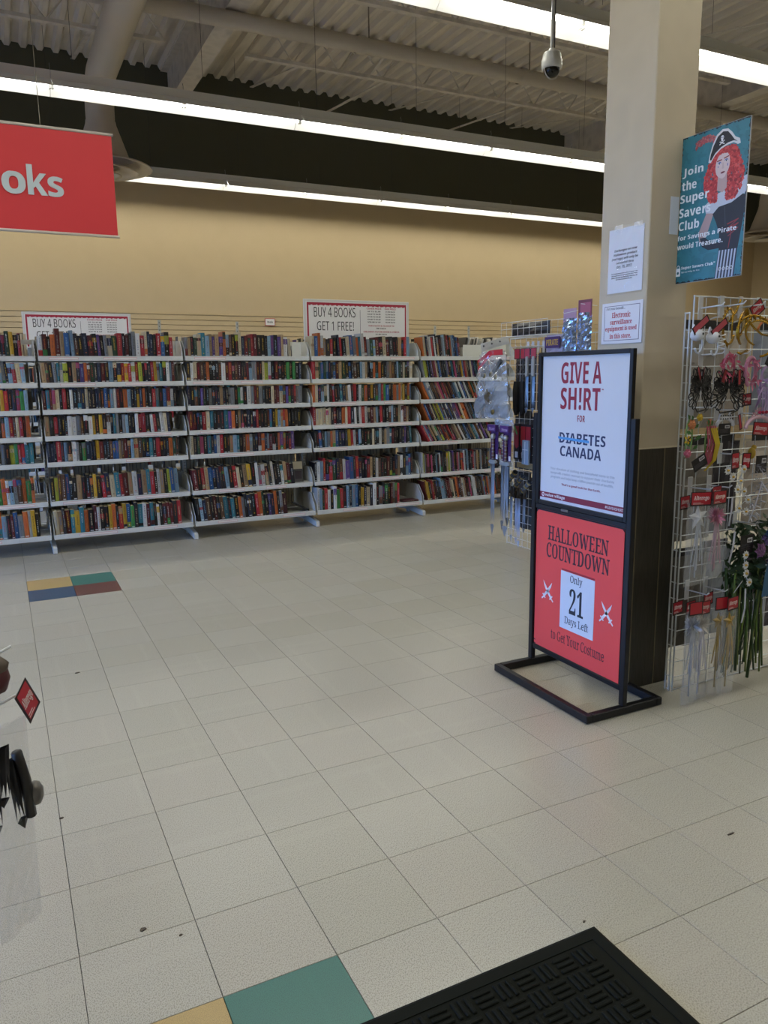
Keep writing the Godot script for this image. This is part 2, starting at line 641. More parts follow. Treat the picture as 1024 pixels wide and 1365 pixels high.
func build_ceiling():
	var ce = thing("ceiling", "ribbed metal roof deck with steel beams and open web joists", "", Vector3.ZERO, Basis.IDENTITY, "", "structure")
	ce.remove_meta("category")
	var deck_tex = noise_tex(0.012, 5, [[0.0, 0.86], [0.5, 1.0], [1.0, 0.92]], 256)
	var deck = grained("ded6ca", 0.75, deck_tex, Vector3(0.8, 0.8, 0.15))
	var steel = grained("d6cfc5", 0.6, deck_tex, Vector3(0.7, 0.7, 0.7))
	var s = st()
	var y = ROOM_HI.y
	var pitch = 0.2
	var z0 = ROOM_LO.z - 0.1
	var z1 = ROOM_HI.z + 0.1
	var x = ROOM_LO.x - 0.2
	var pr = [[0.0, 0.0], [0.06, 0.0], [0.09, 0.055], [0.17, 0.055], [0.2, 0.0]]
	while x < ROOM_HI.x + 0.2:
		for i in 4:
			var a = Vector3(x + pr[i][0], y + pr[i][1], 0)
			var b = Vector3(x + pr[i + 1][0], y + pr[i + 1][1], 0)
			quad(s, a + Vector3(0, 0, z0), b + Vector3(0, 0, z0), b + Vector3(0, 0, z1), a + Vector3(0, 0, z1))
		x += pitch
	obj("roof_deck", s, deck, ce)
	s = st()
	span(s, Vector3(ROOM_LO.x - 0.2, y + 0.08, z0 - 0.1), Vector3(ROOM_HI.x + 0.2, y + 0.26, z1 + 0.1))
	obj("roof_slab", s, mat("55504a", 0.9), ce)
	# steel I-beams that run away from the viewer
	for bx in [-4.85, 2.52, 9.72]:
		s = st()
		var yb = 5.29
		span(s, Vector3(bx - 0.108, yb, ROOM_LO.z), Vector3(bx + 0.108, yb + 0.022, ROOM_HI.z))
		span(s, Vector3(bx - 0.108, y - 0.022, ROOM_LO.z), Vector3(bx + 0.108, y, ROOM_HI.z))
		span(s, Vector3(bx - 0.012, yb + 0.022, ROOM_LO.z), Vector3(bx + 0.012, y - 0.022, ROOM_HI.z))
		obj("steel_beam", s, steel, ce)
	# open web joists between the beams
	var jz = -7.94
	while jz < ROOM_HI.z:
		for seg in [[-8.0, -4.98], [-4.72, 2.39], [2.65, 9.59], [9.85, 15.0]]:
			var jo = Node3D.new()
			jo.name = "roof_joist"
			ce.add_child(jo, true)
			s = st()
			span(s, Vector3(seg[0], y - 0.05, jz - 0.04), Vector3(seg[1], y - 0.006, jz + 0.04))
			obj("top_chord", s, steel, jo)
			var xa = seg[0] + (0.35 if seg[1] - seg[0] > 2 else 0.0)
			var xb = seg[1] - (0.35 if seg[1] - seg[0] > 2 else 0.0)
			s = st()
			span(s, Vector3(xa, 5.36, jz - 0.035), Vector3(xb, 5.40, jz + 0.035))
			obj("bottom_chord", s, steel, jo)
			s = st()
			var n = max(1, int((xb - xa) / 0.6))
			for i in n:
				var q0 = lerpf(xa, xb, float(i) / n)
				var q1 = lerpf(xa, xb, float(i + 1) / n)
				var qm = (q0 + q1) * 0.5
				tube(s, [Vector3(q0, 5.385, jz), Vector3(qm, y - 0.03, jz)], 0.010, 4)
				tube(s, [Vector3(qm, y - 0.03, jz), Vector3(q1, 5.385, jz)], 0.010, 4)
			obj("web", s, steel, jo)
		jz += 1.86
	# bridging angles between the joists
	for bx in [-2.4, 0.2, 4.7, 6.9, 8.4, 12.0]:
		s = st()
		var k = 0
		var q = -7.94
		while q + 1.86 < ROOM_HI.z:
			if k % 2 == 0:
				bar(s, Vector3(bx, 5.40, q), Vector3(bx, y - 0.05, q + 1.86), 0.035, 0.01)
			else:
				bar(s, Vector3(bx, y - 0.05, q), Vector3(bx, 5.40, q + 1.86), 0.035, 0.01)
			q += 1.86
			k += 1
		obj("bridging", s, steel, ce)
	# braces from the last joist up to the back wall
	for a in [[1.24, 5.80], [3.75, 5.80], [4.96, 5.60], [6.09, 5.78], [7.2, 5.60], [8.5, 5.80]]:
		s = st()
		bar(s, Vector3(a[0], 5.39, -7.94), Vector3(a[0], a[1], ROOM_LO.z), 0.05, 0.012)
		obj("brace", s, steel, ce)

func build_services():
	var paint = grained("c9c0b2", 0.5, noise_tex(0.01, 21, [[0.0, 0.93], [1.0, 1.0]], 128), Vector3(0.4, 0.4, 0.4))
	var pipe = thing("sprinkler_pipe", "thick painted sprinkler main crossing under the roof joists", "pipe", Vector3(0, 5.195, -6.64))
	var s = smooth(st())
	tube(s, [Vector3(-8, 0, 0), Vector3(15, 0, 0)], 0.085, 14)
	obj("main_run", s, paint, pipe)
	for x in [-3.0, 0.3, 3.95, 6.2, 8.3, 11.5]:
		s = smooth(st())
		tube(s, [Vector3(x - 0.05, 0, 0), Vector3(x + 0.05, 0, 0)], 0.098, 14)
		obj("coupling", s, paint, pipe)
		s = st()
		tube(s, [Vector3(x + 0.12, 0.08, 0), Vector3(x + 0.12, 0.62, 0)], 0.008, 5)
		obj("hanger_rod", s, mat("8f877b", 0.5, 0.5), pipe)
	# thin branch line
	var br = thing("branch_pipe", "thin painted branch pipe running below the roof deck", "pipe", Vector3(0, 5.3, -4.0))
	s = smooth(st())
	tube(s, [Vector3(-8, 0, 0), Vector3(15, 0, 0)], 0.028, 8)
	obj("run", s, paint, br)
	for x in [1.0, 4.4, 7.4]:
		s = st()
		tube(s, [Vector3(x, 0, 0), Vector3(x, 0.5, 0)], 0.006, 5)
		obj("hanger_rod", s, mat("8f877b", 0.5, 0.5), br)
	for a in [[1.30, -8.25, "round air diffuser on a white duct behind the red banner"], [13.0, -8.25, "round air diffuser on a duct partly behind the pirate poster"]]:
		var d = thing("air_duct", a[2], "duct", Vector3(a[0], 0, a[1]))
		s = smooth(st())
		var pts = []
		pts.append(Vector3(0.0, 4.93, ROOM_HI.z - a[1] - 0.1))
		for i in 9:
			var t = i / 8.0 * PI / 2
			pts.append(Vector3(0, 4.93 - 0.35 + cos(t) * 0.35, 0.35 - sin(t) * 0.35))
		pts.append(Vector3(0, 4.5, 0))
		tube(s, pts, 0.165, 20)
		obj("duct_pipe", s, paint, d)
		s = smooth(st())
		lathe(s, [[0.17, 4.5], [0.175, 4.46], [0.30, 4.10], [0.33, 4.07]], 28)
		obj("neck_cone", s, paint, d)
		for rr in [[0.33, 4.07, 0.56, 3.99], [0.18, 4.0, 0.40, 3.935], [0.03, 3.96, 0.20, 3.905]]:
			s = smooth(st())
			lathe(s, [[rr[0], rr[1]], [rr[2] - 0.04, rr[3] + 0.02], [rr[2], rr[3]], [rr[2], rr[3] - 0.012], [rr[2] - 0.05, rr[3] + 0.002], [rr[0], rr[1] - 0.012]], 36)
			obj("diffuser_ring", s, paint, d)
		s = st()
		for k in 3:
			var an = TAU * k / 3 + 0.3
			bar(s, Vector3(cos(an) * 0.02, 3.96, sin(an) * 0.02), Vector3(cos(an) * 0.4, 4.06, sin(an) * 0.4), 0.012)
		obj("spider_bracket", s, paint, d)
	# dome camera on its pole
	var c = thing("security_camera", "white dome security camera hanging on a thin pole from the ceiling", "camera", Vector3(3.69, 3.585, -2.83))
	s = smooth(st())
	tube(s, [Vector3(0, 0.185, 0), Vector3(0, 2.2, 0)], 0.013, 10)
	obj("pole", s, mat("c9c9c6", 0.4), c)
	s = smooth(st())
	tube(s, [Vector3(0.017, 0.185, 0.005), Vector3(0.017, 2.2, 0.005)], 0.004, 6)
	obj("cable", s, mat("3a3a4a", 0.5), c)
	s = smooth(st())
	lathe(s, [[0.0, 0.195], [0.022, 0.195], [0.03, 0.175], [0.058, 0.168], [0.064, 0.155], [0.066, 0.125], [0.073, 0.118], [0.073, 0.07], [0.066, 0.062], [0.0, 0.062]], 24)
	obj("housing", s, mat("c8c9c6", 0.4), c)
	s = smooth(st())
	var pr = []
	for i in 8:
		var t = i / 7.0 * PI / 2
		pr.append([0.058 * sin(t), 0.062 - 0.058 * cos(t)])
	lathe(s, pr, 24)
	obj("dark_dome", s, mat("0c1012", 0.06), c)
	s = smooth(st())
	var ring = []
	for i in 13:
		var t = PI * i / 12.0
		ring.append(Vector3(-cos(t) * 0.064, 0.062 - sin(t) * 0.066, 0.0))
	tube(s, [Vector3(-0.064, 0.16, 0)] + ring + [Vector3(0.064, 0.16, 0)], 0.004, 6)
	obj("guard_loop", s, mat("d6d6d2", 0.35), c)

func build_pillar():
	var grain = noise_tex(0.012, 14, [[0.0, 0.96], [0.5, 1.0], [1.0, 0.97]], 256)
	var paint = grained("bbb09a", 0.6, grain, Vector3(0.8, 0.8, 0.8))
	var p = thing("pillar", "tan painted square pillar with stainless steel cladding at its foot", "pillar", Vector3.ZERO, Basis.IDENTITY, "", "structure")
	var lo = Vector3(2.526, 0, -0.942)
	var hi = Vector3(2.770, 5.84, -0.639)
	var s = st()
	var e = 0.004
	prism(s, [Vector2(lo.x + e, lo.z), Vector2(hi.x - e, lo.z), Vector2(hi.x, lo.z + e), Vector2(hi.x, hi.z - e), Vector2(hi.x - e, hi.z), Vector2(lo.x + e, hi.z), Vector2(lo.x, hi.z - e), Vector2(lo.x, lo.z + e)], 5.84, Transform3D(Basis(Vector3(1, 0, 0), Vector3(0, 0, 1), Vector3(0, -1, 0)), Vector3(0, 2.92, 0)))
	obj("shaft", s, paint, p)
	var brushed = noise_tex(0.09, 31, [[0.0, 0.80], [0.5, 0.95], [1.0, 1.0]], 512)
	var steel = grained("5c5952", 0.36, brushed, Vector3(6, 0.12, 6), 0.85)
	var trim = mat("857a62", 0.4, 0.6)
	for q in [[lo.x - 0.005, lo.x, lo.z - 0.005, hi.z + 0.0], [lo.x - 0.005, lo.x + 0.152, hi.z, hi.z + 0.005], [lo.x + 0.155, hi.x + 0.005, hi.z, hi.z + 0.005], [hi.x, hi.x + 0.005, lo.z - 0.005, hi.z]]:
		s = st()
		bevel_box(s, Vector3((q[0] + q[1]) * 0.5, 0.58, (q[2] + q[3]) * 0.5), Vector3(q[1] - q[0], 1.155, q[3] - q[2]), 0.001)
		obj("steel_panel", s, steel, p)
	for q in [[lo.x - 0.004, hi.z + 0.004], [lo.x + 0.1535, hi.z + 0.004]]:
		s = st()
		span(s, Vector3(q[0] - 0.0025, 0.004, q[1] - 0.002), Vector3(q[0] + 0.0025, 1.157, q[1] + 0.0025))
		obj("corner_strip", s, trim, p)
	s = st()
	span(s, Vector3(lo.x - 0.007, 1.157, lo.z - 0.007), Vector3(hi.x + 0.007, 1.163, hi.z + 0.007))
	obj("cap_strip", s, mat("c8bfa8", 0.5, 0.2), p)

# ---------------------------------------------------------------- shelves and books
const U0 := 0.240
const BAY := 1.2245
const SHELF_Y := [1.690, 1.468, 1.240, 1.015, 0.790, 0.450, 0.165]
const LIP_Z := -5.20
const MID_Z := -5.50
var shelf_meshes := {}

func shelf_board(front_z, back_z, w):
	var s = st()
	# folded tray: flat deck with a turned down front lip
	span(s, Vector3(0, -0.008, back_z), Vector3(w, 0, front_z - 0.004))
	bevel_box(s, Vector3(w * 0.5, -0.017, front_z - 0.004), Vector3(w, 0.042, 0.012), 0.003)
	s.generate_normals()
	return s.commit()

func bracket_mesh(depth, hgt):
	var s = st()
	var d = -depth
	prism(s, [Vector2(0.0, -0.02), Vector2(0.0, 0.05), Vector2(-0.012, 0.068), Vector2(-hgt * 0.62, hgt), Vector2(d, hgt), Vector2(d, -0.045), Vector2(-0.09, -0.045)], 0.004, Transform3D(Basis(Vector3(0, 0, 1), Vector3(0, 1, 0), Vector3(-1, 0, 0)), Vector3.ZERO))
	s.generate_normals()
	return s.commit()

func build_shelving():
	var enamel = grained("c6c9c5", 0.42, noise_tex(0.02, 41, [[0.0, 0.95], [1.0, 1.0]], 128), Vector3(2, 2, 2))
	var dark = mat("6d7072", 0.5, 0.3)
	var pinkm = mat("c98f92", 0.5)
	var strip = mat("d3d0cb", 0.5)
	var w = BAY - 0.020
	var board = shelf_board(0.0, -0.285, w)
	var board_low = shelf_board(0.0, -0.345, w)
	var br = bracket_mesh(0.28, 0.145)
	var br_low = bracket_mesh(0.34, 0.17)
	var us = st()
	span(us, Vector3(0.003, 0.0, -0.02), Vector3(0.031, 1.84, 0.02))
	us.generate_normals()
	var upright = us.commit()
	var sl = st()
	for i in 60:
		for dx in [0.011, 0.023]:
			span(sl, Vector3(dx - 0.0018, 0.08 + i * 0.029, 0.0195), Vector3(dx + 0.0018, 0.096 + i * 0.029, 0.0206))
	sl.generate_normals()
	var slots = sl.commit()
	var fs = st()
	prism(fs, [Vector2(0.365, 0.006), Vector2(0.365, 0.052), Vector2(0.35, 0.062), Vector2(-0.02, 0.098), Vector2(-0.02, 0.03)], 0.034, Transform3D(Basis(Vector3(0, 0, 1), Vector3(0, 1, 0), Vector3(-1, 0, 0)), Vector3(0.017, 0, 0)))
	fs.generate_normals()
	var foot = fs.commit()
	var gs = smooth(st())
	lathe(gs, [[0.0, 0.0], [0.014, 0.0], [0.014, 0.008], [0.0, 0.008]], 10)
	gs.generate_normals()
	var glide = gs.commit()
	var labels = ["grey metal bookshelf bay full of books under the red banner", "grey metal bookshelf bay below the smaller book price sign", "grey metal bookshelf bay between the two book price signs", "grey metal bookshelf bay below the larger book price sign", "grey metal bookshelf bay of leaning thin books beside the toy swords"]
	for row in 2:
		for k in 5:
			if row == 1 and k > 2:
				continue
			var x0 = U0 + BAY * (k - 1)
			var zc = MID_Z if row == 0 else -7.96
			var lab = labels[k] if row == 0 else "%s bay of the rear bookshelf row hidden behind the front shelves" % ["first", "second", "third"][k]
			var o = thing("bookshelf_bay", lab, "bookshelf", Vector3(x0, 0, zc), Basis.IDENTITY, "bookshelf bays" if row == 0 else "rear bookshelf bays")
			var ups = [0.0]
			if (row == 0 and k == 4) or (row == 1 and k == 2):
				ups.append(BAY)
			for ux in ups:
				obj("upright", upright, enamel, o, Vector3(ux, 0, 0))
				obj("slots", slots, mat("2a2c2d", 0.8), o, Vector3(ux, 0, 0))
				for sg in [1, -1]:
					var f = obj("foot", foot, enamel, o, Vector3(ux, 0, 0.0))
					if sg < 0:
						f.transform = Transform3D(Basis(Vector3.UP, PI), Vector3(ux + 0.034, 0, 0))
					obj("glide", glide, mat("222222", 0.6), o, Vector3(ux + 0.017, 0, 0.34 * sg))
			for i in 7:
				var low = i == 6
				for sg in [1, -1]:
					var zf = (0.36 if low else 0.30) * sg
					var b = obj("shelf", board_low if low else board, enamel, o, Vector3(0.018 if sg > 0 else BAY - 0.002, SHELF_Y[i], zf))
					if sg < 0:
						b.rotation.y = PI
					else:
						# printed price strips clipped to the lip
						var r = RandomNumberGenerator.new()
						r.seed = 77 + k * 13 + i * 7 + row
						var xs = r.randf_range(0.05, 0.3)
						while xs < w - 0.25 and row == 0:
							var ln = r.randf_range(0.18, 0.34)
							if r.randf() < 0.62:
								var ps = st()
								span(ps, Vector3(xs, -0.026, 0.0021), Vector3(xs + ln, -0.006, 0.0032))
								var pl = obj("price_strip", ps, pinkm, b)
								var p2 = st()
								span(p2, Vector3(xs + 0.003, -0.023, 0.0032), Vector3(xs + ln - 0.003, -0.009, 0.0037))
								obj("strip_face", p2, strip, b)
								tag(pl, "red edged price strip")
							xs += ln + r.randf_range(0.1, 0.4)
					for bx in [0.021, BAY - 0.004]:
						var q = obj("end_bracket", br_low if low else br, enamel, o, Vector3(bx, SHELF_Y[i], zf - 0.012 * sg))
						if sg < 0:
							q.rotation.y = PI
			for yy in [0.1, 1.80]:
				var bs = st()
				span(bs, Vector3(0.032, yy, -0.012), Vector3(BAY - 0.002, yy + 0.04, 0.012))
				obj("tie_bar", bs, enamel, o)

const PAL := {"black": "15151a", "charcoal": "2a2b30", "navy": "1d2740", "darkred": "5c1c20", "maroon": "4a1a24", "red": "a52c36", "brown": "5a3d2c", "tan": "a68d6a", "cream": "c9bd9f", "white": "cfd2d2", "grey": "7d8286", "lightblue": "83a3ba", "blue": "2f5f9a", "teal": "2d7486", "green": "3d8a4a", "darkgreen": "24402f", "lime": "a3ad3c", "yellow": "c9a22e", "orange": "bd6530", "purple": "5a4484", "pink": "a8486a"}
const WORDS := {"darkred": "dark red", "lightblue": "pale blue", "darkgreen": "dark green", "lime": "lime green"}
const WEIGHTS := [["black", 44], ["charcoal", 22], ["navy", 10], ["darkred", 6], ["maroon", 4], ["brown", 7], ["tan", 4], ["cream", 5], ["white", 4], ["grey", 6], ["lightblue", 3], ["blue", 2], ["teal", 2], ["darkgreen", 4], ["red", 2], ["orange", 1], ["purple", 1]]

# colours that stand out on each shelf: bay, shelf -> share of the width, colour
const STANDOUT := {
	"0,0": [.73, "pink", .76, "black", .80, "charcoal", .85, "yellow", .88, "charcoal", .905, "red", .95, "lightblue"],
	"0,1": [.72, "cream", .76, "lightblue", .79, "grey", .82, "lightblue", .86, "red", .89, "lightblue", .95, "orange"],
	"0,2": [.76, "yellow", .79, "red", .85, "pink", .885, "green", .91, "lightblue", .935, "purple", .96, "pink"],
	"0,3": [.74, "orange", .775, "lightblue", .80, "red", .85, "cream", .87, "red", .895, "orange", .935, "lightblue", .955, "lightblue", .975, "yellow"],
	"0,4": [.74, "grey", .775, "lime", .795, "green", .82, "red", .87, "red", .89, "teal", .915, "teal"],
	"0,5": [.70, "green", .72, "orange", .765, "lightblue", .79, "grey", .82, "brown", .85, "orange", .88, "green", .90, "orange", .93, "blue", .96, "darkred", .98, "tan"],
	"0,6": [.70, "lightblue", .76, "darkred", .785, "blue", .80, "grey", .825, "orange", .85, "white", .88, "yellow", .98, "cream"],
	"1,0": [.02, "white", .05, "darkred", .08, "black", .12, "darkred", .16, "tan", .20, "blue", .235, "lightblue", .265, "brown", .30, "black", .33, "navy", .37, "charcoal", .46, "grey", .56, "red", .61, "darkred", .68, "white", .70, "red", .725, "cream", .83, "red", .91, "red", .94, "cream"],
	"1,1": [.03, "tan", .10, "grey", .15, "white", .185, "lime", .235, "tan", .27, "purple", .29, "orange", .56, "red", .58, "yellow", .60, "red", .63, "white", .655, "red", .68, "lime", .755, "red", .79, "yellow", .825, "teal", .87, "white", .89, "lightblue"],
	"1,2": [.09, "pink", .42, "blue", .465, "lightblue", .50, "white", .57, "orange", .65, "yellow", .695, "orange", .75, "red", .78, "grey", .85, "blue", .90, "white", .935, "cream"],
	"1,3": [.03, "tan", .08, "red", .17, "white", .19, "white", .21, "grey", .31, "white", .345, "yellow", .37, "yellow", .435, "white", .485, "teal", .56, "lightblue", .63, "white", .68, "red", .725, "white", .75, "red", .80, "white", .82, "cream"],
	"1,4": [.09, "red", .13, "lightblue", .19, "white", .255, "green", .35, "yellow", .46, "blue", .58, "lightblue", .715, "teal", .76, "red", .87, "orange"],
	"1,5": [.05, "lime", .13, "blue", .31, "yellow", .375, "red", .415, "cream", .45, "teal", .51, "red", .545, "tan", .59, "white", .64, "tan", .71, "red", .775, "white", .80, "tan", .85, "lime", .875, "blue", .95, "maroon"],
	"1,6": [.02, "cream", .05, "tan", .13, "teal", .16, "yellow", .23, "orange", .32, "white", .395, "yellow", .43, "orange", .46, "red", .50, "yellow", .53, "blue", .56, "green", .595, "teal", .645, "white", .68, "teal", .735, "white", .89, "red", .92, "cream", .945, "yellow"],
	"2,0": [.04, "tan", .23, "purple", .28, "purple", .33, "lightblue", .44, "cream", .48, "darkred", .52, "red", .66, "lightblue", .70, "purple", .74, "purple", .80, "white", .83, "cream", .85, "tan"],
	"2,1": [.08, "cream", .30, "white", .34, "red", .50, "lightblue", .62, "lime", .80, "green", .86, "green"],
	"2,2": [.40, "green", .43, "white", .50, "grey", .68, "cream", .75, "cream", .82, "darkred", .87, "red", .91, "grey"],
	"2,3": [.13, "red", .36, "orange", .54, "red", .66, "blue", .71, "yellow", .735, "lightblue", .76, "red", .79, "orange"],
	"2,4": [.10, "pink", .15, "teal", .22, "white", .245, "red", .35, "lightblue", .47, "orange", .58, "orange", .63, "lightblue", .72, "orange", .77, "orange", .81, "red", .83, "purple"],
	"2,5": [.10, "red", .14, "tan", .30, "lightblue", .36, "red", .385, "cream", .43, "tan", .46, "yellow", .58, "white", .61, "cream", .67, "white", .74, "white", .82, "black"],
	"2,6": [.07, "lightblue", .13, "brown", .24, "teal", .30, "teal", .355, "orange", .40, "grey", .62, "purple", .67, "orange", .74, "maroon"],
	"3,0": [.03, "cream", .055, "blue", .095, "white", .14, "tan", .17, "red", .20, "black", .26, "red", .325, "cream", .36, "blue", .39, "grey", .43, "orange", .48, "white", .57, "lightblue", .70, "darkred", .80, "tan", .88, "lightblue", .92, "cream", .95, "yellow"],
	"3,1": [.02, "red", .055, "tan", .10, "blue", .14, "lightblue", .45, "lightblue", .48, "white", .57, "orange", .61, "orange", .72, "tan", .80, "lightblue", .85, "cream", .92, "cream"],
	"3,2": [.02, "orange", .06, "cream", .10, "lightblue", .155, "white", .20, "red", .34, "white", .38, "red", .50, "orange", .55, "yellow", .61, "lightblue", .66, "green", .69, "blue", .76, "orange", .81, "orange", .85, "yellow", .90, "orange", .93, "darkred"],
	"3,3": [.02, "red", .055, "cream", .08, "cream", .105, "cream", .13, "cream", .15, "cream", .20, "darkred", .28, "orange", .335, "red", .39, "white", .445, "white", .475, "red", .50, "white", .64, "red", .80, "cream", .88, "tan", .94, "lightblue"],
	"3,4": [.07, "blue", .17, "orange", .32, "yellow", .355, "red", .39, "white", .42, "lightblue", .63, "white", .74, "darkred", .85, "purple", .92, "teal", .95, "teal"],
	"3,5": [.05, "white", .085, "lightblue", .15, "red", .30, "purple", .355, "blue", .39, "red", .50, "red", .58, "white", .70, "darkred", .83, "white", .88, "lightblue", .91, "blue"],
	"3,6": [.03, "white", .08, "red", .115, "white", .16, "white", .185, "green", .22, "red", .285, "lightblue", .43, "yellow", .60, "grey"],
	"4,0": [.02, "orange", .05, "cream", .075, "cream", .10, "white", .13, "red", .17, "white", .20, "tan", .25, "grey", .33, "lightblue", .38, "blue", .40, "darkred"],
	"4,1": [.04, "lime", .07, "lime", .11, "blue", .14, "purple", .17, "pink", .22, "blue", .34, "teal", .38, "pink", .45, "yellow", .48, "red", .57, "navy", .62, "orange"],
	"4,2": [.03, "orange", .06, "lightblue", .10, "white", .16, "grey", .22, "pink", .25, "pink", .28, "red", .35, "brown", .42, "white", .455, "white", .48, "blue", .51, "white", .57, "orange"],
	"4,3": [.03, "orange", .10, "blue", .17, "cream", .20, "lime", .235, "lime", .27, "blue", .38, "white", .43, "pink", .48, "orange", .51, "orange", .58, "blue", .64, "tan"],
	"4,4": [.03, "red", .07, "lightblue", .13, "pink", .17, "tan", .23, "grey", .30, "orange", .36, "red", .42, "tan", .47, "white", .53, "blue", .60, "teal", .66, "brown"],
	"4,5": [.05, "lime", .10, "pink", .13, "pink", .18, "lightblue", .21, "white", .31, "lime", .36, "purple", .40, "pink", .44, "orange", .47, "white", .50, "lightblue", .56, "red", .64, "grey"],
	"4,6": [.04, "yellow", .075, "yellow", .13, "red", .22, "lightblue", .25, "lightblue", .32, "cream", .38, "orange", .46, "cream", .52, "pink", .56, "white", .66, "lightblue"]}

func lin(h):
	return hexc(h).srgb_to_linear()

func book_shape(s, xf, b):
	var t = b.t
	var h = b.h
	var d = b.d
	var base = lin(PAL[b.color])
	base = Color(base.r * b.tone, base.g * b.tone, base.b * b.tone)
	var q = func(a, bb, c, dd, col):
		s.set_color(col)
		quad(s, xf * a, xf * bb, xf * c, xf * dd)
	var segs = [0.0]
	var cols = []
	for band in b.bands:
		segs.append(band[0] * h)
		cols.append(base)
		segs.append(band[1] * h)
		cols.append(lin(PAL[band[2]]) * Color(b.tone, b.tone, b.tone))
	segs.append(h)
	cols.append(base)
	# spine, slightly rounded: middle stands proud
	var zr = min(0.003, t * 0.12)
	for i in cols.size():
		if segs[i + 1] - segs[i] < 0.0005:
			continue
		q.call(Vector3(0, segs[i], -zr), Vector3(t * 0.3, segs[i], 0), Vector3(t * 0.3, segs[i + 1], 0), Vector3(0, segs[i + 1], -zr), cols[i])
		q.call(Vector3(t * 0.3, segs[i], 0), Vector3(t * 0.7, segs[i], 0), Vector3(t * 0.7, segs[i + 1], 0), Vector3(t * 0.3, segs[i + 1], 0), cols[i])
		q.call(Vector3(t * 0.7, segs[i], 0), Vector3(t, segs[i], -zr), Vector3(t, segs[i + 1], -zr), Vector3(t * 0.7, segs[i + 1], 0), cols[i])
	q.call(Vector3(0, 0, -d), Vector3(0, 0, -zr), Vector3(0, h, -zr), Vector3(0, h, -d), base)
	q.call(Vector3(t, 0, -zr), Vector3(t, 0, -d), Vector3(t, h, -d), Vector3(t, h, -zr), base)
	# rim of the cover along the top
	var c = 0.0018
	q.call(Vector3(0, h, -zr), Vector3(c, h, -zr), Vector3(c, h, -d), Vector3(0, h, -d), base)
	q.call(Vector3(t - c, h, -zr), Vector3(t, h, -zr), Vector3(t, h, -d), Vector3(t - c, h, -d), base)
	q.call(Vector3(c, h, -0.001), Vector3(t - c, h, -0.001), Vector3(t - c, h, -0.006), Vector3(c, h, -0.006), base)
	for m in b.marks:
		q.call(Vector3(m[0] * t, m[1] * h, 0.0005), Vector3(m[2] * t, m[1] * h, 0.0005), Vector3(m[2] * t, m[3] * h, 0.0005), Vector3(m[0] * t, m[3] * h, 0.0005), lin(PAL[m[4]]).lerp(base, 0.45))

func make_book(color, t, h, d):
	var b = {"color": color, "t": t, "h": h, "d": d, "tone": rng.randf_range(0.45, 0.85), "bands": [], "marks": [], "name": WORDS.get(color, color)}
	var dark = color in ["black", "charcoal", "navy", "darkred", "maroon", "brown", "darkgreen", "purple", "blue", "teal", "red"]
	var inks = ["cream", "white", "yellow", "red", "grey", "orange", "tan", "lightblue"] if dark else ["black", "charcoal", "darkred", "navy", "blue", "red"]
	var ink = inks[rng.randi() % inks.size()]
	var y = 0.02
	if rng.randf() < 0.30:
		var cols = PAL.keys()
		var c2 = cols[rng.randi() % cols.size()]
		var a = [0.03, 0.06, 0.62, 0.70, 0.5][rng.randi() % 5]
		var e = a + [0.12, 0.2, 0.28, 0.35][rng.randi() % 4]
		e = min(e, 0.97)
		b.bands.append([a, e, c2])
		if c2 != color:
			b.name += " and " + WORDS.get(c2, c2)
	var n = rng.randi_range(6, 13)
	var y0 = rng.randf_range(0.25, 0.45)
	var y1 = rng.randf_range(0.75, 0.93)
	for i in n:
		var ya = lerpf(y0, y1, float(i) / n)
		var yb = ya + (y1 - y0) / n * rng.randf_range(0.45, 0.8)
		b.marks.append([rng.randf_range(0.33, 0.42), ya, rng.randf_range(0.56, 0.68), yb, ink])
	if rng.randf() < 0.5:
		var ya = rng.randf_range(0.1, 0.2)
		b.marks.append([0.36, ya, 0.64, ya + 0.05, inks[rng.randi() % inks.size()]])
	if rng.randf() < 0.35:
		b.marks.append([0.14, 0.035, 0.86, 0.085, "white"])
	return b

func pick_color():
	var tot = 0
	for w in WEIGHTS:
		tot += w[1]
	var r = rng.randi() % tot
	for w in WEIGHTS:
		r -= w[1]
		if r < 0:
			return w[0]
	return "black"

func nth(n):
	var suf = "th"
	if n % 100 < 11 or n % 100 > 13:
		suf = ["th", "st", "nd", "rd", "th", "th", "th", "th", "th", "th"][n % 10]
	return "%d%s" % [n, suf]

